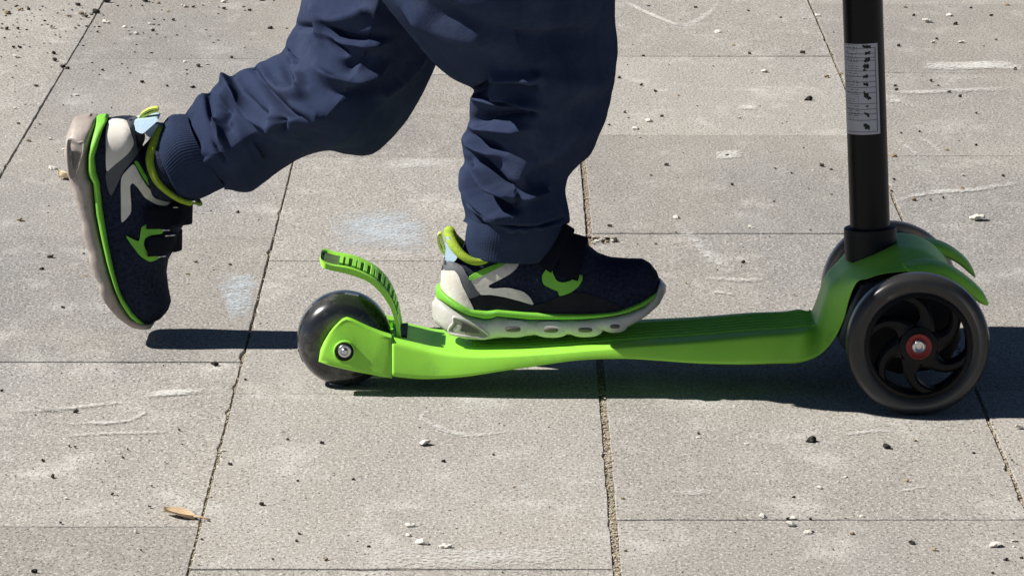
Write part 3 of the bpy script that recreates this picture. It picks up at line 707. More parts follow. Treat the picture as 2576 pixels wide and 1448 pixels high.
def build_shoe(panels, collar, straps, sock, slots=True):
    SM = M['sole'] if slots else M['sole_dirty']
    n, m = 90, 41; V = []
    for i in range(n):
        t = i/(n-1); t = .5-.5*math.cos(math.pi*t); x = XH + .0004 + (XT-XH-.0008)*t; zt, zb = interp(TOP, x), interp(BASE, x) - .002
        for j in range(m):
            a = math.pi*j/(m-1); k = math.sin(a)**.85; z = zb + (zt-zb)*min(k, .9995)
            V.append((x, math.copysign(upper_w(x, z), math.cos(a)) if 0 < j < m-1 else (halfw(x) if j == 0 else -halfw(x)), z))
    f = grid_faces(n, m, True, True)
    shoe = obj('shoe', V, f, M['navy'], person, local=True)
    def sub(name, v, f, mt, **k): return obj(name, v, f, mt, shoe, local=True, **k)
    sub('midsole', *barloft(GUP, GLO, .0046, XH-.0035, XT+.001, 90), M['green_rub'])
    sub('outsole', *barloft(OTOP, BOT, .0035, L2(276, 900)[0], L2(2340, 700)[0], 130, 32, 4), SM)
    def panel(name, poly, mt, off, th=.0012, sides=(-1,)):
        pl = closed_crom(poly, 4); n0 = len(pl)
        xs, zs = [p[0] for p in pl], [p[1] for p in pl]; pts = [Vector(p) for p in pl]
        st = .0028; x = min(xs) + st/2
        while x < max(xs):
            z = min(zs) + st/2
            while z < max(zs): pts.append(Vector((x + random.uniform(-.0002, .0002), z))); z += st
            x += st
        vv, ee, ff, *_ = delaunay_2d_cdt(pts, [], [list(range(n0))], 1, 1e-6)
        for s in sides:
            cnt = {}
            for q in ff:
                for a, b in zip(q, q[1:]+q[:1]): cnt[(min(a, b), max(a, b))] = cnt.get((min(a, b), max(a, b)), 0)+1
            used = sorted({i for q in ff for i in q}); ix = {k: i for i, k in enumerate(used)}
            V = [(vv[i].x, s*(upper_w(vv[i].x, vv[i].y) + off), vv[i].y) for i in used]; N0 = len(V)
            V += [(vv[i].x, s*(upper_w(vv[i].x, vv[i].y) + off - th - .0012), vv[i].y) for i in used]
            fl = [tuple(ix[i] for i in q) for q in ff] + [tuple(N0 + ix[i] for i in q) for q in ff]
            for (a, b), k in cnt.items():
                if k == 1: fl.append((ix[a], ix[b], N0+ix[b], N0+ix[a]))
            sub(name, V, fl, mt, sharp=40)
    for nm, poly, mt, off, sides in panels: panel(nm, poly, mt, off, sides=sides)
    # collar lining: a padded roll round the opening
    col2 = collar
    pts = []
    cw = [.004, .013, .020, .0245, .027, .027, .026, .022]
    for (x, z), y in zip(col2, cw): pts.append((x, -y, z))
    pts2 = [(x, -y, z) for x, y, z in reversed(pts)]
    ring = crom(pts, 26) + [(col2[-1][0]+.006, 0, col2[-1][1]+.006)] + crom(pts2, 26)
    rr_ = [.0048 - .0024*min(1, 2*min(i, 52-i)/40) for i in range(53)]
    v, f = tube(ring, rr_, 12); sub('collar_lining', v, f, M['lime'])
    # heel tab and pull loop
    ht = [L2(*p) for p in ((395,450),(398,330),(402,252),(425,240),(470,320),(505,390),(470,450))]
    V = []; 
    for k, s in enumerate((-1, 1)):
        for x, z in closed_crom(ht, 3): V.append((x, s*(.0125 + 1.0*max(0, (x-ht[1][0]))), z))
    nn = len(V)//2; sub('heel_tab', V, grid_faces(2, nn), M['blue'], sharp=40)
    lp = [L2(*p) for p in ((392,412),(358,375),(334,310),(334,252),(350,238),(362,300),(388,395))]
    ring = [(x, 0, z) for x, z in crom(lp, 24)]
    V = []
    for i, (x, _, z) in enumerate(ring):
        a = ring[max(i-1, 0)]; b = ring[min(i+1, 23)]; d = Vector((b[0]-a[0], b[2]-a[2])).normalized(); q = (-d.y*.0009, d.x*.0009)
        for yy, s in ((-.0055, -1), (.0055, -1), (.0055, 1), (-.0055, 1)): V.append((x + s*q[0], yy, z + s*q[1]))
    sub('pull_loop', V, grid_faces(24, 4), M['lime_pale'], sharp=40)
    # hook-and-loop straps across the instep
    for (xa, za), (xb, zb), wd in straps:
        V = []; nn = 40
        ctr = Vector(((xa+xb)/2, (za+zb)/2)); axis = Vector((xb-xa, zb-za)).normalized(); across = Vector((axis.y, -axis.x))
        for i in range(nn):
            a = math.pi*(i/(nn-1)); k = math.sin(a)
            base = Vector((xa, za)).lerp(Vector((xb, zb)), k)
            for q in range(8):
                uq = (q/7-.5); p = base + across*(uq*wd)
                y = -math.cos(a); zt = interp(TOP, p.x)
                wloc = max(upper_w(p.x, min(p.y, zt-.001)), .004)
                rr = .0032 + (.0012 if q in (0, 7) else .002)
                V.append((p.x, math.copysign(1, y)*(min(1, abs(y)*1.6)*(wloc+rr)), p.y))
            for q in range(7, -1, -1):
                uq = (q/7-.5); p = base + across*(uq*wd); y = -math.cos(a); zt = interp(TOP, p.x); wloc = max(upper_w(p.x, min(p.y, zt-.001)), .004)
                V.append((p.x, math.copysign(1, y)*(min(1, abs(y)*1.6)*(wloc+.0004)), p.y - .0022*k))
        st = sub('strap', V, grid_faces(nn, 16), M['strap'], sharp=40)
    # air pods along the sole
    for cx_, cz_, rx, rz in ((990,1010,150,78), (1320,1012,145,74), (1622,1006,140,70), (1882,975,100,62)):
        for s in (-1, 1):
            c = L2(cx_, cz_); ex, ez = rx*.28725/3110, rz*.28725/3110; yb = halfw(c[0], .0035, L2(276, 900)[0], L2(2340, 700)[0])
            if not slots: continue
            V = []; NR = 9
            for q in range(NR):
                rho = 1 - q/(NR-1)*.98
                for i in range(36):
                    a, b = sup(2*math.pi*i/36, 2.3); x = c[0]+ex*1.08*rho*a
                    lift = -.0012 + .0020*(1-rho**3)
                    V.append((x, s*(halfw(x, .0035, L2(276, 900)[0], L2(2340, 700)[0]) + lift), c[1]+ez*.98*rho*b))
            sub('sole_pod', V, grid_faces(NR, 36, True, False) + [tuple((NR-1)*36+i for i in range(36))], SM)
            if not slots: continue
            V = []
            for i in range(24):
                a, b = sup(2*math.pi*i/24, 2.8); x = c[0]+ex*.46*a
                for q, o in ((1, .0004), (.9, .0012)): V.append((c[0]+ex*.46*a*q, s*(halfw(x, .0035, L2(276, 900)[0], L2(2340, 700)[0]) + o), c[1]+ez*.32*b*q))
            fc = [(2*i, 2*((i+1) % 24), 2*((i+1) % 24)+1, 2*i+1) for i in range(24)] + [tuple(2*i+1 for i in range(24))]
            sub('sole_slot_shade', V, fc, M['slot_shade'])  # flat inlay, its dark colour paints the shade of an open slot
    v, f = tube(sock[0], sock[1], 20); sub('sock', v, f, M['navy'])
    hole = [L2(*p) for p in ((472,912),(560,932),(680,990),(775,1060),(740,1090),(600,1080),(440,1055),(432,1015),(470,960))]
    hin = [L2(*p) for p in ((545,960),(620,990),(700,1040),(640,1045),(530,1030),(540,990))]
    for s in (-1, 1):
        fy = lambda x: halfw(x, .0035, L2(276, 900)[0], L2(2340, 700)[0])
        pl = closed_crom(hole, 4); v, f = tube([(x, s*(fy(x)-.0004), z) for x, z in pl], .0013, 8, True); sub('heel_hole_rim', v, f, SM)
        V = [(x, s*(fy(x)+.0005), z) for x, z in pl]; sub('heel_hole_shade', V, [tuple(range(len(V)))], mat('heel_hole_shade', (.26, .24, .21), .5), smooth=False)  # brown-grey patch paints the shaded inside of the heel hole
        pl = closed_crom(hin, 4); V = [(x, s*(fy(x)+.0009), z) for x, z in pl]; sub('sole_slot_shade', V, [tuple(range(len(V)))], M['slot_shade'], smooth=False)
    return shoe
def PL(fn, *pts): return [fn(*p) for p in pts]
B2 = (-1, 1)
lower = ('mudguard', PL(L2, (618,750),(720,722),(900,746),(1060,782),(1165,808),(1290,775),(1390,725),(1500,690),(1620,695),(1800,752),(1950,835),(1850,868),(1700,880),(1400,885),(1100,872),(850,858),(760,862),(655,858)), M['charcoal'], .0010, B2)
white = ('heel_panel', PL(L2, (356,560),(395,520),(470,516),(510,555),(545,640),(590,730),(648,850),(560,820),(450,770),(352,712),(352,640)), M['cream'], .0014, B2)
counter = ('heel_counter', PL(L2, (384,452),(480,455),(545,485),(585,545),(625,605),(665,670),(700,714),(612,748),(575,690),(545,620),(510,550),(470,512),(372,528)), M['grey'], .0018, B2)
stripe = ('side_stripe', PL(L2, (605,562),(720,500),(830,460),(912,436),(918,456),(760,535),(625,592)), M['green_rub'], .0020, B2)
cream = ('side_overlay', PL(L2, (625,592),(760,537),(910,458),(938,420),(928,368),(1070,362),(1062,420),(1020,490),(950,545),(860,592),(785,630),(778,650),(820,662),(920,656),(1000,666),(1080,690),(1140,740),(1166,800),(1060,772),(920,737),(800,717),(700,714),(660,662)), M['cream'], .0016, B2)
patch = ('side_patch', PL(L2, (1288,490),(1330,488),(1342,535),(1375,590),(1430,604),(1500,585),(1532,545),(1592,542),(1596,582),(1560,640),(1490,690),(1400,718),(1380,680),(1330,660),(1258,622),(1245,555)), M['green_rub'], .0022, B2)
col_r = [L2(*p) for p in ((425,225),(455,290),(500,345),(560,395),(640,430),(720,432),(800,395),(900,350))]
def V3(p): return (p[0], 0, p[1])
shoe_r = build_shoe([lower, white, counter, stripe, cream, patch], col_r, ((L2(1215, 455), L2(1425, 130), .0235), (L2(1462, 560), L2(1555, 245), .0185)),
    ([V3(L2(760, 620)), V3(L2(790, 480)), V3(L2(860, 340)), V3(L2(900, 250))], [.02, .025, .027, .027]))
shoe_r.location = (O2[0], YS, O2[1])
tag(shoe_r, 'trainer standing flat on the deck')
# the raised shoe shows its inner side
k_white = ('heel_panel', PL(L1, (300,165),(405,158),(440,228),(452,280),(420,330),(345,390),(302,420),(298,300)), M['cream'], .0014, B2)
k_counter = ('heel_counter', PL(L1, (407,158),(470,160),(497,235),(500,290),(462,350),(395,430),(330,560),(302,490),(300,428),(350,388),(425,328),(454,280),(442,226)), M['grey'], .0012, B2)
k_cream = ('side_overlay', PL(L1, (385,465),(420,415),(455,388),(490,450),(540,530),(600,572),(640,558),(682,585),(640,635),(580,622),(520,582),(480,520),(450,492),(435,512),(440,600),(438,660),(400,705),(386,700),(384,580)), M['cream'], .0016, B2)
k_stripe = ('side_stripe', PL(L1, (460,380),(476,376),(520,450),(604,560),(582,562),(530,500)), M['green_rub'], .0020, B2)
k_patch = ('side_patch', PL(L1, (500,742),(540,722),(580,730),(615,752),(615,780),(560,785),(522,802),(515,840),(540,888),(590,903),(600,920),(550,935),(500,902),(465,860),(415,785),(485,815)), M['green_rub'], .0022, B2)
k_blue = ('heel_textile', PL(L1, (478,176),(545,184),(606,196),(598,240),(558,272),(512,246)), M['blue'], .0026, B2)
col_l = [L1(*p) for p in ((606,215),(566,285),(544,350),(549,405),(582,480),(640,540),(712,590),(768,614))]
shoe_l = build_shoe([k_white, k_counter, k_blue, k_cream, k_stripe, k_patch], col_l, ((L1(530, 690), L1(775, 700), .0175), (L1(536, 848), L1(716, 852), .0165)),
    ([V3(L1(480, 560)), V3(L1(560, 500)), V3(L1(650, 420)), V3(L1(720, 380))], [.02, .026, .028, .028]), slots=False)
for (ax, az), (bx, bz) in ((L1(670, 648), L1(722, 656)), (L1(632, 792), L1(682, 797)), (L1(612, 756), L1(655, 760)), (L1(590, 908), L1(632, 911))):
    v, f = tube([(ax, -upper_w(ax, az)-.0052, az), (bx, -upper_w(bx, bz)-.0060, bz)], .0008, 8); obj('strap_loop', v, f, M['silver'], shoe_l, local=True)
shoe_l.location = (kp.x, YK, kp.z); shoe_l.rotation_euler = (0, KROT, 0); shoe_l.scale = (1, 1.15, 1)
tag(shoe_l, 'trainer lifted on its toe behind the scooter')

# ================================================================== CHALK AND LITTER
def chalk(poly, wpx, m, label, name='chalk_mark', sub=10):
    n = max(8, sub*len(poly)); pts = [Vector(p) for p in crom([tuple(G(*p)) for p in poly], n)]; V = []; UV = []
    wd = wpx/2
    uvp = crom([tuple(map(float, p)) for p in poly], n)
    for i, (u, v) in enumerate(uvp):
        a = uvp[max(i-1, 0)]; b = uvp[min(i+1, n-1)]; d = Vector((b[0]-a[0], (b[1]-a[1]))).normalized(); q = Vector((-d.y, d.x))
        for k in range(5):
            s = (k/4-.5)*2; p = G(u + q.x*wd*s, v + q.y*wd*s); V.append((p.x, p.y, .0011)); UV.append((i/(n-1), k/4))
    f = grid_faces(n, 5, False, False)
    o = obj(name, V, f, m, smooth=False); uvl = o.data.uv_layers.new(name='UVMap')
    for lp in o.data.loops: uvl.data[lp.index].uv = UV[lp.vertex_index]
    return tag(o, label, 'chalk', 'chalk marks on the slabs')
CH, CS, CB = M['chalk'], M['chalk_solid'], M['chalk_blue']
chalk([(363,997),(400,992),(450,988),(517,984)], 17, CS, 'short thick white chalk dash on the slab left of the rear wheel')
chalk([(60,1008),(110,1030),(180,1035)], 12, CH, 'faint chalk arc at the left edge of the picture')
chalk([(0,1035),(120,1032),(260,1018),(330,1010)], 10, CH, 'thin chalk line running in from the left edge')
chalk([(60,1058),(180,1066),(300,1062),(355,1045),(362,1030),(335,1012)], 9, CH, 'looping chalk line left of the front joint')
chalk([(160,1098),(260,1092),(420,1088)], 8, CH, 'faint straight chalk line below the looping one')
chalk([(1110,1000+25),(1060,1050),(1110,1080),(1170,1096),(1260,1090),(1330,1082)], 14, CH, 'curved chalk smile on the middle front slab')
chalk([(830,590),(900,580),(960,578),(1020,585),(1080,600)], 110, CB, 'bluish rubbed chalk patch behind the brake lever')
chalk([(850,640),(980,640),(1090,645)], 22, CH, 'pale chalk smear behind the heel of the standing shoe')
chalk([(560,760),(600,745),(640,750)], 130, CB, 'pale blue chalk cloud beside the joint left of the rear wheel')
chalk([(2320,166),(2400,168),(2500,165),(2576,172)], 22, CS, 'broad white chalk stroke at the upper right')
chalk([(2235,233),(2300,234),(2400,230),(2576,224)], 12, CH, 'thin chalk stroke right of the pole label')
chalk([(2235,256),(2268,256)], 9, CH, 'short chalk dash right of the pole label')
chalk([(2255,352),(2290,378),(2316,398)], 10, CH, 'left stroke of the slanted chalk pair right of the pole')
chalk([(2310,345),(2350,370),(2375,396)], 12, CH, 'right stroke of the slanted chalk pair right of the pole')
chalk([(2240,510),(2330,488),(2450,478),(2576,458)], 12, CH, 'long dotted chalk line at the right edge')
chalk([(1570,5),(1620,30),(1670,52),(1720,70)], 9, CS, 'slanting chalk line at the top right of the trousers')
chalk([(1680,75),(1740,60),(1790,30),(1810,0)], 16, CH, 'loose chalk curl at the top behind the knee')
chalk([(1800,392),(1830,391),(1870,388)], 22, CS, 'small solid white patch between knee and pole')
chalk([(1856,272),(1880,272),(1905,274)], 12, CS, 'small cream patch between the knee and the label')
chalk([(1770,700),(1850,705),(1920,705)], 12, CH, 'chalk streaks above the deck between shoe and pole')
chalk([(1790,735),(1850,742)], 10, CH, 'short chalk streak just above the front of the deck')
chalk([(1700,560),(1780,640),(1850,690)], 34, CH, 'broad chalk smear between the knee and the pole')
chalk([(2130,1095),(2140,1093),(2220,1085),(2240,1092)], 10, CH, 'faint chalk line in front of the large wheel')
chalk([(1680,1238),(1740,1240),(1790,1236)], 20, CH, 'rubbed chalk spot right of the wide joint')
chalk([(2255,1240),(2290,1232),(2330,1225)], 8, CH, 'thin slanting chalk tick on the front right slab')
chalk([(940,1400),(1100,1408),(1300,1398),(1480,1390)], 60, CH, 'wide rubbed chalk area at the bottom edge')
chalk([(960,420),(1040,415),(1130,415)], 24, CH, 'pale chalk band between the two legs')

peb = []
def peb_mesh(k, flat):
    bm = bmesh.new(); bmesh.ops.create_icosphere(bm, subdivisions=1 if k % 2 else 2, radius=1); rnd = random.Random(k)
    for v in bm.verts:
        n = noise.noise(v.co*1.6 + Vector((k*3.1, 0, 0))); v.co *= 1 + .8*n + rnd.uniform(-.12, .12); v.co.z *= flat; v.co.x *= 1.15
    me = bpy.data.meshes.new('pebble'); bm.to_mesh(me); bm.free(); return me
PM = {}; TINY = []
def pebble(u, v, r, kind):
    if r < 3.3: TINY.append((u, v, r)); return
    size = 'small' if r < 5 else ('mid-size' if r < 8 else 'big')
    base = {'d': ('gravel_crumb', 'stone_shaded', .8), 'w': ('stone_chip', 'stone_pale', .5), 't': ('bark_crumb', 'stone_tan', .6)}[kind]
    k = (kind, random.randrange(5))
    if k not in PM: PM[k] = peb_mesh(k[1] + 11*ord(kind), base[2]); PM[k].materials.append(M[base[1]])
    o = bpy.data.objects.new(base[0], PM[k]); col.objects.link(o); p = G(u, v)
    s = r*p.y/F*1.0; sx, sy = s*random.uniform(.8, 1.15), s*random.uniform(.8, 1.5)
    o.scale = (sx, sy, s*random.uniform(.75, 1.05)); o.rotation_euler = (random.uniform(-.3, .3), random.uniform(-.3, .3), random.uniform(-.4, .4))
    o.location = (p.x, p.y, s*base[2]*.62 + .0003)
    if v < 640 and u > 2245: where = ('beside the top of the pole label' if v < 130 else 'right of the pole label' if v < 340 else 'right of the pole, below its label') + (' near the edge' if u > 2420 else '')
    elif v < 800 and u > 1430: where = ('at the top behind the knee' if v < 110 else 'level with the pole label' if v < 330 else 'below the label height' if v < 480 else 'just beyond the deck') + (', nearer the leg' if u < 1650 else ', nearer the pole' if u > 1900 else ', midway from leg to pole')
    elif v < 840 and u < 800: where = ('at the top left edge' if v < 60 else 'beyond the raised leg' if v < 160 else 'level with the raised cuff' if v < 300 else 'level with the raised shoe' if v < 600 else 'low beside the raised toe') + (', left of the long joint' if u < 260 - .589*v else ', left of the shoe' if u < 220 else ', between shoe and leg' if u < 480 else ', under the raised knee')
    elif v < 840: where = 'between the raised shoe and the standing leg'
    elif u < 600: where = ('near the rear wheel' if v < 1020 else 'near the looping chalk line' if v < 1120 else 'above the dry leaf' if v < 1280 else 'at the bottom') + (', on the left part of the slab' if u < 200 else ', on the front left slab')
    elif u < 1520: where = ('behind the chalk smile' if v < 1100 else 'in the middle' if v < 1280 else 'at the near end') + (', left half' if u < 1020 else ', right half') + ' of the middle front slab'
    else: where = ('beside the shadow' if v < 1150 else 'in the middle' if v < 1290 else 'at the bottom') + (', left part' if u < 1880 else ', right edge' if u > 2350 else ', central part') + ' of the front right slab'
    adj = size + {'d': ' dark crumb', 'w': ' pale stone chip', 't': ' tan bark crumb'}[kind]
    tag(o, adj + ' ' + where, {'d': 'pebble', 'w': 'stone chip', 't': 'bark crumb'}[kind], {'d': 'dark crumbs', 'w': 'pale stone chips', 't': 'bark crumbs'}[kind] + ' ' + where)
def batch(ox, oy, k, items):
    for x, y, r, kd in items: pebble((ox + x*k)/1.4907, (oy + y*k)/1.4907, max(2.6, 1.15*r*k/1.4907), kd)
batch(0, 0, .46967, [(40,8,12,'t'),(165,85,20,'t'),(60,112,22,'t'),(230,80,11,'d'),(215,165,8,'d'),(250,170,7,'d'),(620,45,18,'d'),(645,115,24,'t'),(550,135,15,'t'),(690,140,18,'d'),(765,105,26,'d'),(860,20,26,'d'),(1160,15,24,'d'),(1265,30,12,'t'),(825,125,9,'d'),(845,185,22,'w'),
    (55,238,16,'d'),(145,235,15,'d'),(155,262,8,'d'),(425,228,16,'t'),(600,228,14,'t'),(780,260,10,'d'),(755,218,7,'d'),(995,220,16,'w'),(1085,275,22,'w'),(1145,268,8,'d'),(1220,250,15,'d'),(1195,195,11,'w'),(1320,302,9,'d'),(1385,165,11,'d'),(1340,97,14,'t'),(1475,58,22,'w'),(1545,60,10,'d'),(1790,75,14,'d'),(1785,20,22,'w'),(1955,88,9,'d'),(1995,88,12,'d'),(2080,5,26,'d'),(2160,232,15,'d'),(2290,232,9,'d'),(1740,325,9,'d'),(1705,345,7,'d'),(1950,385,15,'w'),
    (110,383,13,'d'),(157,383,12,'d'),(190,360,6,'d'),(350,350,6,'d'),(400,350,6,'d'),(130,460,22,'w'),(10,457,8,'d'),(430,432,16,'d'),(438,487,20,'d'),(408,540,8,'d'),(505,540,16,'d'),(540,552,12,'d'),(820,565,11,'d'),(740,570,6,'d'),(1490,563,9,'d'),(1585,535,20,'d'),(1475,497,14,'w'),(1655,518,12,'w'),(1850,465,11,'d'),(1285,515,6,'d'),
    (100,622,9,'d'),(292,695,14,'d'),(1135,663,18,'d'),(1335,692,10,'d'),(1540,702,12,'d'),(610,765,15,'w'),(572,770,7,'d'),(585,715,6,'d'),(505,842,9,'d'),(125,873,16,'w'),(145,993,11,'d'),(405,1115,18,'w'),(510,1195,12,'w'),(230,1130,14,'t'),(320,995,9,'t'),(280,1025,9,'t'),(420,1352,22,'w'),(890,862,6,'d'),(735,822,6,'d')])
batch(0, 600, .46967, [(350,165,7,'d'),(165,487,20,'t'),(390,368,7,'d'),(383,422,6,'d'),(312,752,6,'d'),(405,782,20,'d'),(518,835,8,'d'),(335,877,14,'d'),(285,872,6,'d'),(668,752,10,'d'),(680,933,16,'t'),(210,1035,6,'d'),(200,1172,8,'d'),(505,1182,11,'d'),(455,1275,6,'d'),(725,1012,7,'d'),
    (1900,420,11,'d'),(1560,418,7,'d'),(1620,433,6,'d'),(1685,408,6,'d'),(2065,480,7,'d'),(2475,260,9,'d'),(1565,820,16,'t'),(1945,758,9,'d'),(1835,840,11,'d'),(1745,853,7,'d'),(1705,882,9,'d'),(1500,918,14,'t'),(1945,905,6,'d'),(1498,995,8,'d'),(2115,762,8,'d'),(2435,930,6,'d'),(2165,690,8,'d')])
batch(0, 1240, .63477, [(560,152,6,'d'),(12,357,9,'d'),(70,262,6,'d'),(570,230,7,'d'),(675,252,5,'d'),(965,205,6,'d'),(1270,203,16,'d'),(822,297,5,'d'),(1450,293,8,'d'),(450,482,12,'d'),(210,497,6,'d'),(610,513,5,'d'),(1060,590,9,'d'),(628,618,5,'d'),(445,690,9,'d'),(410,683,7,'d'),(755,702,7,'d'),(708,722,9,'w'),(725,750,8,'d'),(255,770,9,'d'),(312,865,11,'d'),(578,783,6,'d'),(620,767,6,'d'),(975,773,5,'d'),(195,815,5,'d'),(603,893,6,'d'),(898,920,8,'d'),(665,967,8,'d'),(693,972,6,'d'),(395,990,12,'w'),(885,1042,8,'d'),(358,1137,9,'d'),(165,1172,5,'d'),(800,1190,15,'w'),(835,1300,9,'d'),(205,1425,14,'d'),(137,1350,5,'d'),
    (1315,712,12,'w'),(1385,525,5,'d'),(1420,648,5,'d'),(1700,645,7,'d'),(1903,668,12,'d'),(1805,685,5,'d'),(1360,793,11,'d'),(1430,738,5,'d'),(1760,890,9,'d'),(1740,847,5,'d'),(1935,882,5,'d'),(1470,905,6,'d'),(1885,960,5,'d'),(1545,1030,18,'d'),(1770,1203,8,'d'),(1753,1245,8,'d'),(1192,1235,9,'d'),(1525,1290,5,'d'),(1612,1352,9,'d'),(1925,1355,16,'t')])
batch(1240, 1460, .50466, [(710,137,6,'d'),(660,284,8,'d'),(690,412,40,'w'),(840,538,14,'d'),(1210,488,9,'d'),(1462,573,6,'d'),(170,672,11,'d'),(1360,727,13,'t'),(1620,280,6,'d'),(590,1018,30,'w'),(580,1088,22,'w'),(680,1148,42,'w'),(855,1172,32,'w'),(283,1170,9,'d'),(190,1210,6,'d'),(255,1223,6,'d'),(1118,1022,6,'d'),(1115,1205,6,'d'),(1290,1205,6,'d'),(1280,893,5,'d'),(935,1033,6,'d'),(2170,815,14,'t'),(2190,1200,12,'t'),(2260,1192,6,'d'),(2345,1222,10,'w')])
batch(2480, 1460, .52795, [(265,318,9,'d'),(270,345,15,'w'),(740,298,7,'d'),(1068,372,26,'d'),(1602,420,28,'d'),(1800,367,13,'t'),(1800,435,7,'d'),(1775,493,7,'d'),(605,392,14,'w'),(652,430,6,'d'),(2210,295,11,'w'),(2220,455,9,'d'),(2490,505,9,'d'),(2548,280,32,'w'),(1308,628,15,'w'),(1255,655,9,'w'),(1490,665,7,'d'),(1740,655,18,'t'),(1130,705,22,'w'),(942,770,10,'d'),(793,838,7,'d'),(1143,850,8,'d'),(725,912,30,'w'),(535,918,10,'t'),(900,922,13,'d'),(940,920,20,'w'),(925,968,34,'w'),(1060,925,12,'d'),(1308,918,12,'t'),(1422,905,18,'w'),(1035,1022,22,'w'),(1075,1013,9,'d'),(525,1015,7,'d'),(1355,1028,14,'t'),(2182,962,8,'d'),(2210,1013,7,'d'),(2270,1025,6,'d'),(1780,1095,18,'d'),(1935,1142,18,'t'),(2365,1115,36,'w'),(2510,1080,18,'w'),(2500,1025,8,'d'),(2448,1213,12,'d'),(2515,1222,7,'d'),(2380,1258,7,'d'),(2355,1308,12,'d'),(2505,1120,10,'w'),(1548,1260,6,'d'),(150,1298,6,'d'),(1218,1138,9,'t'),(2560,1200,10,'d')])
batch(2200, 0, .41442, [(562,62,11,'d'),(987,77,14,'d'),(1462,107,14,'d'),(1497,3,12,'d'),(1755,167,11,'d'),(1968,178,16,'w'),(2090,148,22,'w'),(1265,113,10,'d'),(850,188,9,'d'),(355,232,9,'d'),(1185,298,20,'w'),(1275,290,7,'d'),(1828,325,9,'d'),(2235,297,9,'d'),(1325,415,16,'t'),(420,410,8,'d'),(1475,495,18,'d'),(1955,487,20,'d'),(515,512,11,'d'),(370,590,9,'d'),(1145,602,9,'d'),(1195,513,8,'d'),(1610,655,28,'w'),(2172,700,18,'t'),(2285,670,14,'t'),(295,710,12,'d'),(495,775,13,'d'),(620,833,16,'d'),(825,867,14,'t'),(2012,908,24,'d'),(1000,963,10,'d'),(1570,963,7,'d'),(345,1023,12,'d'),(380,1072,10,'d'),(683,1060,16,'d'),(205,1137,12,'d'),(565,1105,30,'w'),(450,1172,28,'w'),(1385,1073,18,'w'),(1812,1106,10,'d'),(1770,1120,8,'d'),(842,1300,8,'d'),(1965,1343,10,'d'),(1660,1382,7,'d'),(875,1387,8,'d'),(1272,1412,12,'d'),(485,1250,9,'t')])
batch(2200, 560, .42827, [(700,143,16,'d'),(560,232,14,'t'),(802,250,8,'d'),(1652,173,10,'d'),(1795,215,12,'d'),(2062,153,22,'d'),(2138,182,12,'d'),(1980,190,10,'w'),(1275,318,18,'d'),(1945,347,9,'d'),(1638,462,10,'d'),(2140,397,11,'t'),(1220,568,9,'d'),(790,610,28,'w'),(203,678,16,'d'),(1440,690,22,'w'),(782,732,10,'d'),(1955,710,11,'t'),(605,832,10,'d'),(445,830,7,'d'),(1600,765,9,'d'),(1372,993,16,'d'),(1127,1005,9,'d'),(1145,1057,9,'d'),(1355,1028,9,'d'),(865,1172,12,'t'),(1815,1275,14,'t'),(1260,1217,9,'t'),(380,988,18,'w'),(1370,860,9,'t')])
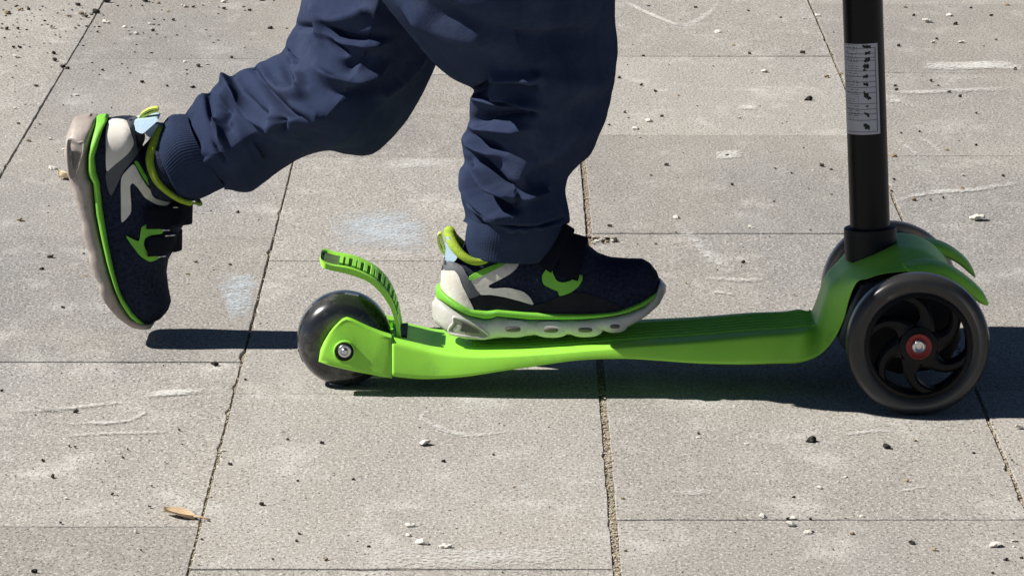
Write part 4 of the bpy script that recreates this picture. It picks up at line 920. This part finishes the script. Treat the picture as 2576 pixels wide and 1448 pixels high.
batch(3240, 0, .62176, [(300,97,8,'d'),(250,48,9,'t'),(643,52,8,'d'),(517,98,16,'w'),(380,135,24,'w'),(553,150,11,'d'),(765,98,9,'d'),(862,35,14,'t'),(438,238,7,'d'),(420,260,14,'w'),(210,280,9,'d'),(585,260,14,'w'),(795,243,7,'d'),(722,280,5,'d'),(405,492,11,'d'),(450,520,7,'d'),(515,558,8,'d'),(580,585,10,'d'),(197,545,9,'d'),(190,520,7,'d'),(912,420,9,'d'),(678,685,8,'d'),(335,798,9,'d'),(223,805,7,'d'),(575,852,6,'d'),(677,878,7,'d'),(500,907,11,'t'),(180,945,13,'t'),(180,1085,9,'d'),(840,1063,7,'d'),(598,1060,11,'w'),(300,1208,13,'t'),(400,1208,7,'d'),(478,1195,7,'d'),(168,1157,7,'d'),(685,1325,32,'w'),(590,1142,12,'t')])
# the broken corner full of pale grit by the joint
for q in range(16):
    pebble(1482 + 72*random.random(), 600 + 14*random.random(), random.uniform(4, 8), random.choice('wwtd'))
V, Fc = [], []
for u, v, r in TINY:
    p = G(u, v); k = r*p.y/F; grain(p.x, p.y, k*.4, k*.9, .7)
for _ in range(500):
    p = G(random.uniform(-60, 2640), random.uniform(-40, 1448)); grain(p.x, p.y, .0003, random.uniform(.0003, .0008), .7)
for _ in range(160):   # swept to the upper left
    p = G(abs(random.gauss(0, 330)), abs(random.gauss(0, 90))-30); grain(p.x, p.y, .0006, random.uniform(.0006, .0022), .5)
tag(obj('fine_grit', V, Fc, M['stone_shaded'], smooth=False), 'fine dark grit scattered over the slabs', 'grit', kind='stuff')
# dry leaves
def leaf(u0, v0, u1, v1, wd, m, label, stem=True, lift=.003):
    a, b = G(u0, v0), G(u1, v1); d = b-a; L = d.length; d.normalize(); s = Vector((-d.y, d.x, 0)); V = []; n, mm = 16, 7
    for i in range(n):
        t = i/(n-1); w_ = wd*math.sin(math.pi*min(1, t*1.02+.01))**.7
        for j in range(mm):
            q = j/(mm-1)*2-1; V.append(a + d*(L*t) + s*(q*w_) + Vector((0, 0, .0012 + lift*(q*q) + .0015*math.sin(3*t+1))))
    top = grid_faces(n, mm, False, False); N0 = len(V); V += [v - Vector((0, 0, .0005)) for v in V[:]]
    f = top + [tuple(N0+i for i in reversed(q)) for q in top]
    o = obj('dry_leaf', V, f, m)
    if stem:
        v, f = tube([b - d*.004 + Vector((0, 0, .002)), b + d*.006 + Vector((0, 0, .0028)), b + d*.014 + Vector((0, 0, .0016))], .0007, 6); obj('leaf_stem', v, f, m, o)
    return tag(o, label, 'leaf')
leaf(412, 1293, 490, 1306, .0065, M['leaf'], 'long tan dry leaf lying across the front left joint')
leaf(148, 452, 174, 450, .016, M['leaf_pale'], 'pale curled dry leaf left of the raised shoe', False, .006)
